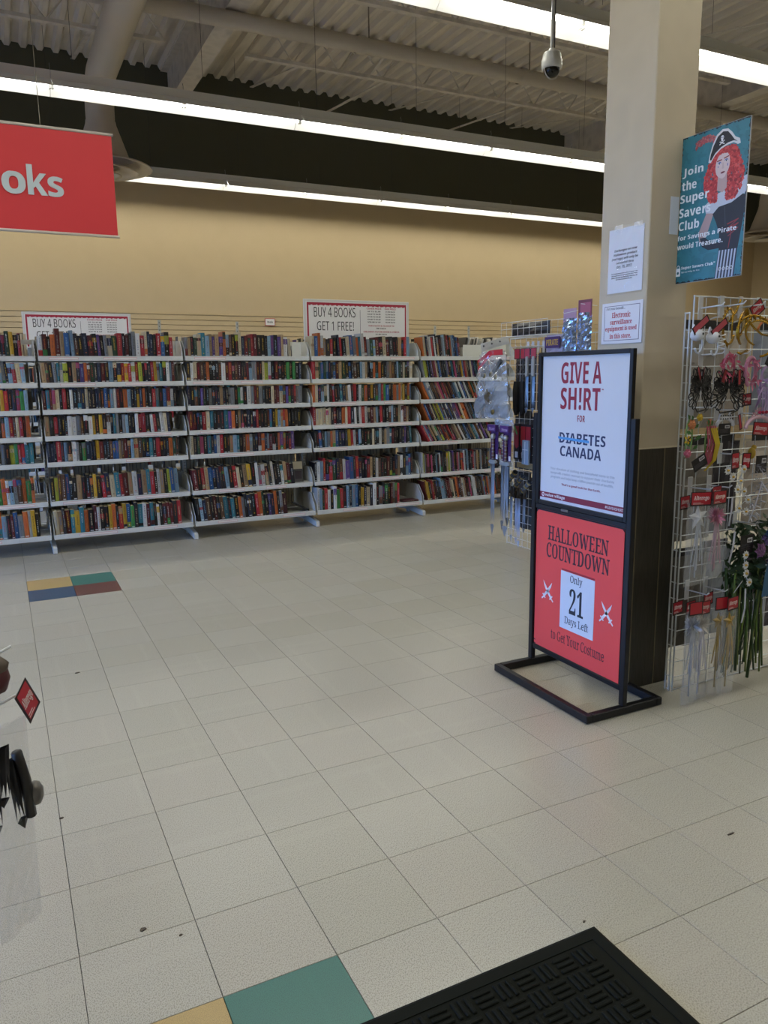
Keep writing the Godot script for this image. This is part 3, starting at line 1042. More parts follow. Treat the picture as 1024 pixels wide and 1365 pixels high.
func build_books():
	rng.seed = 2024
	var end_at = {"2,0": 0.865, "2,4": 0.86, "2,5": 0.86, "2,6": 0.77, "3,6": 0.79, "4,0": 0.43, "2,1": 0.955, "1,3": 0.90}
	var lean4 = [7.0, 11.0, 25.0, 25.0, 29.0, 4.0, 11.0]
	var all = []
	for k in 5:
		for i in 7:
			var key = "%d,%d" % [k, i]
			var x0 = U0 + BAY * (k - 1)
			var x = x0 + 0.026
			var stop = x0 + BAY * float(end_at.get(key, 0.94))
			var zf = (LIP_Z if i < 6 else -5.14) - 0.012
			var lst = STANDOUT.get(key, [])
			var at = 0
			var count = 0
			var seg_lean = 0.0
			var seg_left = 0
			var prev_lean = 0.0
			var prev_h = 0.0
			if k == 0:
				while at < lst.size() and lst[at] < 0.0:
					at += 2
			while true:
				var f = (x - x0) / BAY
				var tall = i == 0 or i >= 5
				var t = rng.randf_range(0.020, 0.037) if not tall else rng.randf_range(0.022, 0.042)
				var h = rng.randf_range(0.162, 0.182)
				var d = rng.randf_range(0.105, 0.12)
				if tall:
					h = rng.randf_range(0.165, 0.205) + (0.03 if rng.randf() < 0.15 else 0.0) if i == 0 else rng.randf_range(0.195, 0.238)
					d = rng.randf_range(0.13, 0.16)
				if k == 4:
					t = rng.randf_range(0.012, 0.024)
					h = rng.randf_range(0.19, 0.22) if i in [2, 3, 4] else (rng.randf_range(0.185, 0.205) if i == 1 else rng.randf_range(0.195, 0.235))
					d = 0.15
				var color = pick_color()
				# a listed colour is due when its place is reached
				if at < lst.size() and f + t / BAY * 0.6 >= float(lst[at]):
					color = lst[at + 1]
					at += 2
				if k == 0 and f < 0.66 and rng.randf() < 0.3:
					color = ["red", "white", "tan", "lightblue", "orange"][rng.randi() % 5]
				if seg_left <= 0:
					seg_left = rng.randi_range(4, 11)
					seg_lean = deg_to_rad(rng.randf_range(0.5, 4.5)) if rng.randf() < 0.25 else 0.0
					if k == 2 and i >= 5:
						seg_lean = deg_to_rad(rng.randf_range(3.0, 6.0))
					if k == 4:
						seg_lean = deg_to_rad(lean4[i] + rng.randf_range(-0.8, 0.8))
				seg_left -= 1
				var lean = seg_lean
				var adv = t / cos(lean) + 0.0008
				x += max(0.0, tan(lean) - tan(prev_lean)) * max(h, prev_h) * cos(lean)
				prev_lean = lean
				prev_h = h
				if x + adv > stop:
					break
				count += 1
				var b = make_book(color, t, h, d)
				var pos = Vector3(x + (sin(lean) * h * 0.0), SHELF_Y[i] + 0.0006, zf - rng.randf_range(0.0, 0.012))
				b.xf = Transform3D(Basis(Vector3(0, 0, 1), lean), pos)
				b.k = k
				b.i = i
				b.n = count
				var p0 = px(b.xf * Vector3(t * 0.5, h * 0.5, 0))
				var vis = 1.0 if p0.x > 6 and p0.x < 655 else 0.0
				b.area = vis * h * t / (p0.z * p0.z)
				all.append(b)
				x += adv
	var order = range(all.size())
	order.sort_custom(func(a, c): return all[a].area > all[c].area)
	var chosen = {}
	for j in min(300, order.size()):
		chosen[order[j]] = true
	var bay_words = ["under the red banner", "below the smaller price sign", "between the price signs", "below the larger price sign", "beside the toy swords"]
	var shelf_words = ["top", "second", "third", "fourth", "fifth", "sixth", "bottom"]
	var rest = st()
	var vm = vcol_mat(0.42)
	var pages_m = mat("cfc4a6", 0.8)
	var cream = lin("cfc4a6")
	for j in all.size():
		var b = all[j]
		if chosen.has(j):
			var s = st()
			book_shape(s, Transform3D.IDENTITY, b)
			var o = obj("book", s, vm)
			o.transform = b.xf
			tag(o, "%s book, %s along the %s shelf %s" % [b.name, nth(b.n), shelf_words[b.i], bay_words[b.k]], "book", "books on the shelves")
			var p = MeshInstance3D.new()
			p.name = "pages"
			p.mesh = UNIT
			p.material_override = pages_m
			o.add_child(p, true)
			p.scale = Vector3(b.t - 0.0036, b.h - 0.003, b.d - 0.008)
			p.position = Vector3(b.t * 0.5, b.h * 0.5 - 0.0015, -b.d * 0.5 - 0.001)
		else:
			book_shape(rest, b.xf, b)
			rest.set_color(cream)
			box(rest, b.xf * Vector3(b.t * 0.5, b.h * 0.5 - 0.0015, -b.d * 0.5 - 0.001), Vector3(b.t - 0.0036, b.h - 0.003, b.d - 0.008), b.xf.basis)
	# the far sides of the shelves carry books too, seen through the gaps
	for row in 2:
		for k in 5:
			if row == 1 and k > 2:
				continue
			for i in 7:
				for side in ([-1] if row == 0 else [1, -1]):
					var x0 = U0 + BAY * (k - 1)
					var zc = MID_Z if row == 0 else -7.96
					var x = x0 + 0.032
					while x < x0 + BAY - 0.06:
						var t = rng.randf_range(0.022, 0.04)
						var h = rng.randf_range(0.15, 0.175) if i in [1, 2, 3, 4] else rng.randf_range(0.17, 0.21)
						if row == 0 and i == 5:
							h = rng.randf_range(0.26, 0.30)
						if row == 0 and i == 6:
							h = rng.randf_range(0.21, 0.24)
						if row == 1:
							h = min(h, 0.16)
						if rng.randf() < 0.9:
							var b = make_book(pick_color(), t, h, 0.12)
							b.marks = []
							b.bands = []
							var tr = Transform3D(Basis.IDENTITY, Vector3(x, SHELF_Y[i] + 0.0006, zc + 0.27)) if side > 0 else Transform3D(Basis(Vector3.UP, PI), Vector3(x + t, SHELF_Y[i] + 0.0006, zc - 0.27))
							book_shape(rest, tr, b)
							rest.set_color(cream)
							box(rest, tr * Vector3(t * 0.5, h * 0.5 - 0.0015, -0.061), Vector3(t - 0.0036, h - 0.003, 0.112), tr.basis)
						x += t + 0.001
	var ro = obj("further_books", rest, vm)
	tag(ro, "remaining tightly packed books filling the metal shelves", "books", "", "stuff")

	# loose single books and papers in the gaps
	var bx2 = U0 + BAY
	var b1 = make_book("black", 0.02, 0.20, 0.14)
	b1.marks = []
	var s1 = st()
	book_shape(s1, Transform3D.IDENTITY, b1)
	var o1 = obj("book", s1, vm)
	o1.transform = Transform3D(Basis(Vector3(0, 0, 1), deg_to_rad(62)), Vector3(bx2 + BAY * 0.952, SHELF_Y[6] + 0.002, -5.19))
	tag(o1, "black book slumped against the bottom shelf bracket between the price signs", "book", "books on the shelves")
	var b2 = make_book("maroon", 0.016, 0.19, 0.13)
	var s2 = st()
	book_shape(s2, Transform3D.IDENTITY, b2)
	var o2 = obj("book", s2, vm)
	o2.transform = Transform3D(Basis(Vector3(0, 0, 1), deg_to_rad(90)), Vector3(bx2 + BAY * 1.975, SHELF_Y[6] + 0.0015, -5.17))
	tag(o2, "thin dark book lying flat at the end of the bottom shelf", "book", "books on the shelves")
	# face-out book leaning at the end of the sixth shelf
	var fo = thing("book", "face out book with pale title panel standing on the sixth shelf", "book", Vector3(bx2 + BAY * 0.905, SHELF_Y[5] + 0.001, -5.31), Basis(Vector3(1, 0, 0), -0.10), "books on the shelves")
	var s3 = st()
	span(s3, Vector3(-0.055, 0, -0.018), Vector3(0.055, 0.21, 0.0))
	obj("cover", s3, mat("4a4c4e", 0.4), fo)
	patch("title_panel", -0.052, 0.052, 0.13, 0.205, 0.0, 0.0006, mat("b7b19c", 0.5), fo)
	patch("cover_art", -0.03, 0.04, 0.03, 0.11, 0.0, 0.0006, mat("332a35", 0.5), fo)
	# white bookend plate on the top shelf
	var be = thing("bookend", "white metal bookend plate closing the top shelf between the price signs", "bookend", Vector3(bx2 + BAY * 0.90, SHELF_Y[0] + 0.001, -5.235))
	s1 = st()
	bevel_box(s1, Vector3(0.0, 0.065, 0), Vector3(0.095, 0.13, 0.003), 0.001)
	obj("plate", s1, mat("c3c6c1", 0.5), be)
	s1 = st()
	bevel_box(s1, Vector3(0.0, 0.0015, -0.06), Vector3(0.095, 0.003, 0.118), 0.001)
	obj("base_plate", s1, mat("c3c6c1", 0.5), be)
	# bin of thin magazines at the far end
	var bn = thing("magazine_bin", "white cardboard bin front on the top shelf holding thin magazines", "bin", Vector3(U0 + BAY * 3.0 + BAY * 0.45, SHELF_Y[0] + 0.001, -5.222))
	s1 = st()
	span(s1, Vector3(0, 0, -0.003), Vector3(0.56, 0.125, 0.0))
	obj("front_panel", s1, mat("c9cbc0", 0.6), bn)
	s1 = st()
	for xx in [0.0, 0.557]:
		span(s1, Vector3(xx, 0, -0.25), Vector3(xx + 0.003, 0.10, -0.003))
	span(s1, Vector3(0.003, 0, -0.25), Vector3(0.557, 0.003, -0.003))
	obj("tray", s1, mat("c9cbc0", 0.6), bn)
	var tones = ["d0cdc0", "b9b5a6", "55564f", "c7a99a", "8c8778", "2c2d2c", "bcbfbb", "d8d4c6"]
	for i in 26:
		s1 = st()
		span(s1, Vector3(0, 0, 0), Vector3(0.006, rng.randf_range(0.185, 0.215), 0.16))
		var tn = rng.randi() % tones.size()
		var o = obj("magazine", s1, mat(tones[tn], 0.5))
		o.transform = Transform3D(Basis(Vector3(0, 0, 1), deg_to_rad(-14)), bn.position + Vector3(0.012 + i * 0.0185, 0.0045, -0.19))
		tag(o, "thin %s magazine, %s along the white bin on the top shelf" % [["white", "beige", "dark grey", "pinkish", "brown grey", "black", "pale grey", "cream"][tn], nth(i + 1)], "magazine", "magazines in the white bin")

# ---------------------------------------------------------------- signs
const FACE_LEFT := Basis(Vector3(0, 0, 1), Vector3(0, 1, 0), Vector3(-1, 0, 0))

func build_book_signs():
	for a in [[Vector3(3.35, 0, -5.50), "white book price sign with red border, full message showing above the shelves"], [Vector3(0.848, 0, -7.96), "white book price sign with red border, half hidden behind the top books"]]:
		var o = thing("price_sign", a[1], "sign", a[0], Basis.IDENTITY, "book price signs")
		var y0 = 1.845
		var y1 = 2.268
		var s = st()
		bevel_box(s, Vector3(0, (y0 + y1) * 0.5, 0), Vector3(1.2, y1 - y0, 0.014), 0.004)
		obj("frame", s, mat("c9c9c4", 0.4), o)
		patch("sheet", -0.575, 0.575, y0 + 0.025, y1 - 0.025, 0.007, 0.001, mat("dcdcda", 0.5), o)
		var red = mat("a3243c", 0.5)
		s = st()
		span(s, Vector3(-0.565, y1 - 0.055, 0.008), Vector3(0.565, y1 - 0.032, 0.0086))
		span(s, Vector3(-0.565, y0 + 0.03, 0.008), Vector3(-0.547, y1 - 0.055, 0.0086))
		span(s, Vector3(0.549, y0 + 0.03, 0.008), Vector3(0.565, y1 - 0.055, 0.0086))
		# brushed lower edge of the red border
		for i in 60:
			var xx = -0.56 + i * 0.0186
			span(s, Vector3(xx, y1 - 0.055 - 0.008 * (0.5 + 0.5 * sin(i * 2.3)), 0.008), Vector3(xx + 0.0186, y1 - 0.0545, 0.0086))
		obj("red_border", s, red, o)
		var ink = mat("1d1d20", 0.6)
		lettering(o, "BUY 4 BOOKS", -0.49, -0.03, 2.095, 2.19, ink, false, "Droid Sans", 0.0084)
		lettering(o, "GET 1 FREE!", -0.46, -0.05, 1.96, 2.05, ink, false, "Droid Sans", 0.0084)
		s = st()
		span(s, Vector3(0.022, 1.9, 0.008), Vector3(0.026, 2.17, 0.0086))
		obj("divider_line", s, mat("555559", 0.6), o)
		lettering(o, "COVER PRICE", 0.10, 0.27, 2.18, 2.197, red, true, "Droid Sans", 0.0084)
		lettering(o, "OUR PRICE", 0.31, 0.44, 2.18, 2.197, red, true, "Droid Sans", 0.0084)
		var lines = ["UP TO $3.99", "$4.00 TO $6.99", "$7.00 TO $9.99", "$10.00 TO $19.99", "$20.00 & UP"]
		for i in 5:
			lettering(o, lines[i], 0.11, 0.26, 2.152 - i * 0.027, 2.168 - i * 0.027, ink, true, "Droid Sans", 0.0084)
			lettering(o, "$%d.99 EACH" % [1 + i], 0.32, 0.43, 2.152 - i * 0.027, 2.168 - i * 0.027, ink, true, "Droid Sans", 0.0084)
		lettering(o, "HARLEQUIN & SILHOUETTE", 0.12, 0.42, 2.005, 2.022, red, true, "Droid Sans", 0.0084)
		lettering(o, "99¢ EACH", 0.21, 0.32, 1.98, 1.996, ink, true, "Droid Sans", 0.0084)
		lettering(o, "CHILDREN'S PICTURE BOOKS & COMICS", 0.06, 0.48, 1.945, 1.962, red, true, "Droid Sans", 0.0084)
		lettering(o, "$1.99 EACH", 0.20, 0.33, 1.92, 1.936, ink, true, "Droid Sans", 0.0084)
	# small card on the slat wall
	var c = thing("aisle_card", "small white card with red edge on the slat wall", "card", Vector3(3.9, 2.355, -10.065))
	sheet_box("card", 0.17, 0.115, 0.004, mat("b04a4a", 0.5), c)
	patch("face", -0.075, 0.075, -0.048, 0.048, 0.002, 0.001, mat("dcdcda", 0.5), c)
	lettering(c, "Books", -0.045, 0.045, -0.015, 0.02, mat("333333", 0.6), true, "Droid Sans", 0.0035)
	# clear sign holders standing in the shelf tops
	for x in [1.326, 2.064, 4.277, 4.713]:
		var h = thing("sign_holder", "narrow clear plastic holder strip rising %s" % {1.326: "behind the tall red book on the top shelf", 2.064: "above the purple books between the price signs", 4.277: "above the pale books past the larger sign", 4.713: "above the white magazine bin"}[x], "holder", Vector3(x, 1.84, -5.5), Basis.IDENTITY, "clear holder strips")
		var s = st()
		bevel_box(s, Vector3(0, 0.09, 0), Vector3(0.028, 0.20, 0.004), 0.001)
		obj("strip", s, mat("a9aca6", 0.35), h)
		s = st()
		for i in 5:
			box(s, Vector3(0, 0.03 + i * 0.034, 0.0022), Vector3(0.008, 0.012, 0.001))
		obj("holes", s, mat("77776f", 0.6), h)
		s = st()
		span(s, Vector3(-0.02, -0.02, -0.012), Vector3(0.02, 0.0, 0.012))
		obj("clip", s, mat("a9aca6", 0.4), h)

func build_banner():
	var o = thing("hanging_banner", "red hanging banner with white lettering reading Books", "banner", Vector3(0.12, 2.945, -4.5))
	var s = st()
	# cloth with a faint sag
	var nx = 24
	var ny = 8
	for sg in [1.0, -1.0]:
		for i in nx:
			for j in ny:
				var f = func(a, b):
					var u = float(a) / nx
					var v = float(b) / ny
					return Vector3(-0.75 + 1.5 * u, -0.365 + 0.73 * v, sg * 0.0008 + 0.003 * sin(u * 9.0) * sin(PI * v))
				if sg > 0:
					quad(s, f.call(i, j), f.call(i + 1, j), f.call(i + 1, j + 1), f.call(i, j + 1))
				else:
					quad(s, f.call(i + 1, j), f.call(i, j), f.call(i, j + 1), f.call(i + 1, j + 1))
	obj("cloth", s, mat("ca3238", 0.6), o)
	for y in [0.368, -0.368]:
		s = smooth(st())
		tube(s, [Vector3(-0.76, y, 0), Vector3(0.762, y, 0)], 0.011, 8)
		obj("rail", s, mat("c2bcb4", 0.45), o)
	for x in [-0.5, 0.26]:
		s = st()
		tube(s, [Vector3(x, 0.375, 0), Vector3(x - 0.02, 2.85, 0)], 0.0022, 4)
		obj("hanging_wire", s, mat("8e8878", 0.6), o)
	var ink = mat("b9c6cb", 0.6)
	lettering(o, "B", -0.365, -0.225, -0.11, 0.09, ink, true, "Droid Sans", 0.0052)
	lettering(o, "o", -0.20, -0.045, -0.113, 0.042, ink, true, "Droid Sans", 0.0052)
	lettering(o, "o", -0.030, 0.128, -0.113, 0.042, ink, true, "Droid Sans", 0.0052)
	lettering(o, "k", 0.140, 0.275, -0.11, 0.10, ink, true, "Droid Sans", 0.0052)
	lettering(o, "s", 0.277, 0.385, -0.113, 0.030, ink, true, "Droid Sans", 0.0052)

func build_stand():
	var blk = mat("101114", 0.38, 0.2)
	var o = thing("sign_stand", "black metal floor stand holding two posters beside the pillar", "stand", Vector3(2.315, 0, -0.785))
	# rectangular floor frame of square tube
	var hx = 0.205
	var hz = 0.335
	var s
	for q in [[-hx, 0.0, 1], [hx, 0.0, 1], [0.0, -hz, 0], [0.0, hz, 0]]:
		s = st()
		if q[2] == 1:
			bevel_box(s, Vector3(q[0], 0.021, 0), Vector3(0.032, 0.036, hz * 2 + 0.032), 0.003)
		else:
			bevel_box(s, Vector3(0, 0.021, q[1]), Vector3(hx * 2 - 0.032, 0.036, 0.032), 0.003)
		obj("base_bar", s, blk, o)
	for zz in [-0.331, 0.331]:
		s = st()
		bevel_box(s, Vector3(0, 0.6755, zz), Vector3(0.026, 1.273, 0.03), 0.003)
		obj("post", s, blk, o)
	for yy in [0.853, 0.115]:
		s = st()
		bevel_box(s, Vector3(0, yy, 0), Vector3(0.018, 0.026, 0.632), 0.003)
		obj("cross_bar", s, blk, o)
	# sliding upper frame
	for zz in [-0.304, 0.304]:
		s = st()
		bevel_box(s, Vector3(-0.002, 1.234, zz), Vector3(0.02, 0.735, 0.022), 0.002)
		obj("frame_side", s, blk, o)
	for yy in [1.592, 0.876]:
		s = st()
		bevel_box(s, Vector3(-0.002, yy, 0), Vector3(0.02, 0.020, 0.586), 0.002)
		obj("frame_rail", s, blk, o)
	s = st()
	span(s, Vector3(0.002, 0.885, -0.293), Vector3(0.006, 1.583, 0.293))
	span(s, Vector3(0.002, 0.128, -0.316), Vector3(0.006, 0.84, 0.316))
	obj("backing_board", s, mat("1a1b1e", 0.6), o)
	s = st()
	bevel_box(s, Vector3(-0.012, 0.859, -0.09), Vector3(0.006, 0.012, 0.05), 0.002)
	obj("clip", s, mat("7d7f82", 0.3, 0.8), o)

	# upper poster; local across = world z - zc, up = y
	var zc = -0.785
	var p = thing("poster", "white charity poster with maroon and navy lettering in the upper stand frame", "poster", Vector3(2.3165, 0, zc), FACE_LEFT)
	patch("sheet", -0.293, 0.293, 0.886, 1.582, 0.0, 0.0015, mat("c9ccd2", 0.35), p)
	var mar = mat("8c1a34", 0.5)
	var navy = mat("1c2850", 0.5)
	var grey = mat("9aa0aa", 0.6)
	var c = 0.0018
	lettering(p, "GIVE A", -0.156, 0.117, 1.455, 1.552, mar, true, "Droid Sans", c)
	lettering(p, "SH!RT", -0.156, 0.113, 1.336, 1.436, mar, true, "Droid Sans", c)
	lettering(p, "TM", 0.120, 0.132, 1.427, 1.433, mar, true, "Droid Sans", c)
	lettering(p, "FOR", -0.033, 0.018, 1.282, 1.311, mar, true, "Droid Sans", c)
	lettering(p, "DIABETES", -0.156, 0.157, 1.178, 1.227, navy, true, "Droid Sans", c)
	lettering(p, "CANADA", -0.149, 0.132, 1.115, 1.164, navy, true, "Droid Sans", c)
	var s2 = st()
	prism(s2, poly([-0.166, 1.207, 0.05, 1.200, 0.053, 1.188, -0.163, 1.196]), 0.0006, Transform3D(Basis.IDENTITY, Vector3(0, 0, c + 0.0008)))
	obj("blue_stroke", s2, mat("4a93cf", 0.5), p)
	var small = ["Your donation of clothing and household items to this", "nonprofit creates revenue to support their charitable", "programs and helps keep a billion pounds out of landfills."]
	for i in 3:
		lettering(p, small[i], -0.216 + i * 0.002, 0.222 - i * 0.002, 1.041 - i * 0.020, 1.056 - i * 0.020, grey, false, "Droid Sans", c)
	lettering(p, "That's a good look for the Earth.", -0.132, 0.137, 0.971, 0.984, mar, true, "Droid Sans", c)
	patch("maroon_band", -0.293, 0.293, 0.900, 0.928, 0.0015, 0.0004, mat("7c1c36", 0.5), p)
	var wh = mat("e4e4e6", 0.5)
	s2 = st()
	prism(s2, star_poly(12, 0.010, 0.0098), 0.0005, Transform3D(Basis.IDENTITY, Vector3(-0.268, 0.914, c + 0.0004)))
	obj("round_mark", s2, wh, p)
	s2 = st()
	prism(s2, poly([0, -0.006, 0.006, 0.001, 0.004, 0.005, 0, 0.003, -0.004, 0.005, -0.006, 0.001]), 0.0005, Transform3D(Basis.IDENTITY, Vector3(-0.268, 0.914, c + 0.0009)))
	obj("heart_mark", s2, mar, p)
	lettering(p, "value village", -0.253, -0.105, 0.904, 0.923, wh, true, "Droid Sans", c)
	lettering(p, "#GIVEASHIRT", 0.170, 0.284, 0.908, 0.920, wh, false, "Droid Sans", c)

	# lower poster
	var h = thing("poster", "red countdown poster with white day card in the lower stand frame", "poster", Vector3(2.3145, 0, zc), FACE_LEFT)
	patch("sheet", -0.312, 0.300, 0.118, 0.832, 0.0, 0.0015, mat("e2463f", 0.5), h)
	# torn dark backing showing at the corners and lower edge
	s2 = st()
	for i in 16:
		var a = -0.29 + i * 0.037
		var hh = 0.004 + 0.006 * abs(sin(i * 1.7))
		prism(s2, poly([a, 0.1185, a + 0.03, 0.1185, a + 0.012, 0.1185 + hh]), 0.0003, Transform3D(Basis.IDENTITY, Vector3(0, 0, c)))
	prism(s2, poly([-0.312, 0.832, -0.297, 0.832, -0.312, 0.818]), 0.0003, Transform3D(Basis.IDENTITY, Vector3(0, 0, c)))
	prism(s2, poly([0.300, 0.832, 0.287, 0.832, 0.300, 0.820]), 0.0003, Transform3D(Basis.IDENTITY, Vector3(0, 0, c)))
	prism(s2, poly([-0.312, 0.155, -0.295, 0.150, -0.312, 0.148]), 0.0003, Transform3D(Basis.IDENTITY, Vector3(0, 0, c)))
	prism(s2, poly([-0.312, 0.135, -0.290, 0.131, -0.312, 0.128]), 0.0003, Transform3D(Basis.IDENTITY, Vector3(0, 0, c)))
	obj("torn_edge", s2, mat("2a1417", 0.7), h)
	var dk = mat("3a1c26", 0.6)
	var bl = mat("22222c", 0.6)
	lettering(h, "HALLOWEEN", -0.219, 0.205, 0.694, 0.766, dk, true, "Droid Serif", c)
	lettering(h, "COUNTDOWN", -0.228, 0.216, 0.606, 0.680, dk, true, "Droid Serif", c)
	patch("day_card", -0.112, 0.127, 0.275, 0.562, 0.0015, 0.0012, mat("c9ced6", 0.45), h)
	patch("card_tape", -0.108, 0.124, 0.564, 0.572, 0.0015, 0.0008, mat("9c2733", 0.3), h)
	lettering(h, "Only", -0.043, 0.043, 0.505, 0.552, bl, false, "Droid Serif", 0.0030)
	lettering(h, "21", -0.045, 0.055, 0.360, 0.486, bl, true, "Droid Serif", 0.0030)
	lettering(h, "Days Left", -0.076, 0.092, 0.293, 0.342, bl, false, "Droid Serif", 0.0030)
	lettering(h, "to Get Your Costume", -0.177, 0.203, 0.196, 0.246, dk, false, "Droid Serif", c)
	var wm = mat("d9d3d3", 0.5)
	for cx in [-0.212, 0.208]:
		for m in [1.0, -1.0]:
			s2 = st()
			# curved cutlass blade with guard and grip
			prism(s2, poly([-0.030, -0.018, -0.020, -0.026, 0.010, 0.006, 0.026, 0.030, 0.034, 0.056, 0.014, 0.034, -0.006, 0.010]), 0.0004, Transform3D(Basis(Vector3(m, 0, 0), Vector3(0, 1, 0), Vector3(0, 0, 1)), Vector3(cx, 0.425, c)))
			prism(s2, poly([-0.040, -0.016, -0.034, -0.012, -0.014, -0.032, -0.020, -0.036]), 0.0004, Transform3D(Basis(Vector3(m, 0, 0), Vector3(0, 1, 0), Vector3(0, 0, 1)), Vector3(cx, 0.425, c)))
			prism(s2, poly([-0.030, -0.024, -0.026, -0.030, -0.042, -0.044, -0.046, -0.038]), 0.0004, Transform3D(Basis(Vector3(m, 0, 0), Vector3(0, 1, 0), Vector3(0, 0, 1)), Vector3(cx, 0.425, c)))
			obj("printed_sword", s2, wm, h)

func build_pillar_signs():
	var x = 2.5245
	var p = thing("paper_notice", "white paper notice in a clear sleeve taped to the pillar", "notice", Vector3(x, 0, -0.775), FACE_LEFT)
	patch("sheet", -0.108, 0.108, 1.862, 2.143, 0.0, 0.001, mat("d4dae4", 0.5), p)
	var s = st()
	var g = []
	var r = RandomNumberGenerator.new()
	r.seed = 5
	for j in 9:
		var row = []
		for i in 7:
			row.append(Vector3(-0.114 + i * 0.038, 1.853 + j * 0.0375, 0.003 + r.randf_range(0, 0.003)))
		g.append(row)
	for j in 8:
		for i in 6:
			quad(s, g[j][i], g[j][i + 1], g[j + 1][i + 1], g[j + 1][i])
	obj("clear_sleeve", s, film(0.05, "ffffff", 0.1), p)
	var ink = mat("33343c", 0.6)
	var lines = [["Exchanges on new", -0.070, 0.070, 2.040], ["Halloween product", -0.074, 0.070, 2.022], ["(red tags) will only be", -0.085, 0.078, 2.004], ["accepted thru", -0.055, 0.052, 1.986], ["Oct. 15, 2017.", -0.053, 0.044, 1.968]]
	for l in lines:
		lettering(p, l[0], l[1], l[2], l[3], l[3] + 0.014, ink, true, "Droid Sans", 0.0014, "lettering", 0.2)
	var fine = ["New Halloween product with red tags may be", "exchanged with receipt until the date shown", "above. All sales are final after this date on", "all new seasonal items."]
	for i in 4:
		lettering(p, fine[i], -0.085 + (0.03 if i == 3 else 0.0), 0.078 - (0.03 if i == 3 else 0.0), 1.944 - i * 0.0085, 1.950 - i * 0.0085, ink, true, "Droid Sans", 0.0014)
	s = st()
	span(s, Vector3(-0.07, 2.138, 0.0035), Vector3(-0.02, 2.158, 0.0042))
	obj("tape", s, film(0.25, "ffffff", 0.1), p)
	s = st()
	span(s, Vector3(0.05, 2.135, 0.0035), Vector3(0.10, 2.155, 0.0042))
	obj("tape", s, film(0.25, "ffffff", 0.1), p)
	var q = thing("surveillance_sign", "white surveillance sign with red lettering on the pillar", "sign", Vector3(x, 0, -0.782), FACE_LEFT)
	s = st()
	bevel_box(s, Vector3(0, 1.727, 0.001), Vector3(0.258, 0.186, 0.003), 0.001)
	obj("plate", s, mat("d9dadf", 0.4), q)
	s = st()
	for b in [[-0.112, 0.112, 1.803, 1.8055], [-0.112, 0.112, 1.6485, 1.651], [-0.112, -0.1095, 1.651, 1.803], [0.1095, 0.112, 1.651, 1.803]]:
		span(s, Vector3(b[0], b[2], 0.0025), Vector3(b[1], b[3], 0.003))
	obj("thin_border", s, mat("6b6675", 0.5), q)
	var red = mat("b02534", 0.5)
	lettering(q, "For your benefit...", -0.100, 0.022, 1.785, 1.800, mat("6a6a72", 0.6), false, "Droid Serif", 0.0029, "lettering", 0.25)
	lettering(q, "Electronic", -0.062, 0.055, 1.751, 1.777, red, true, "Droid Serif", 0.0029)
	lettering(q, "surveillance", -0.072, 0.066, 1.721, 1.744, red, true, "Droid Serif", 0.0029)
	lettering(q, "equipment is used", -0.103, 0.097, 1.687, 1.714, red, true, "Droid Serif", 0.0029)
	lettering(q, "in this store.", -0.072, 0.064, 1.658, 1.681, red, true, "Droid Serif", 0.0029)

# ---- the pirate poster: a flat print computed into an image, lettering on top
func fill_poly(im, pts, col):
	var W = im.get_width()
	var H = im.get_height()
	var y0 = 1e9
	var y1 = -1e9
	for p in pts:
		y0 = min(y0, p.y)
		y1 = max(y1, p.y)
	for y in range(max(0, int(y0)), min(H - 1, int(y1)) + 1):
		var xs = []
		var yy = y + 0.5
		for i in pts.size():
			var a = pts[i]
			var b = pts[(i + 1) % pts.size()]
			if (a.y <= yy) != (b.y <= yy):
				xs.append(a.x + (yy - a.y) / (b.y - a.y) * (b.x - a.x))
		xs.sort()
		for k in range(0, xs.size() - 1, 2):
			var xa = clampi(int(round(xs[k])), 0, W)
			var xb = clampi(int(round(xs[k + 1])), 0, W)
			if xb > xa:
				im.fill_rect(Rect2i(xa, y, xb - xa, 1), col)

func blob(im, cx, cy, rx, ry, col, turn = 0.0):
	var pts = []
	for i in 24:
		var a = TAU * i / 24
		pts.append(Vector2(cx, cy) + Vector2(cos(a) * rx, sin(a) * ry).rotated(turn))
	fill_poly(im, pts, col)

func V(vals, W, H):
	var o = []
	for i in range(0, vals.size(), 2):
		o.append(Vector2(vals[i] * W, vals[i + 1] * H))
	return o

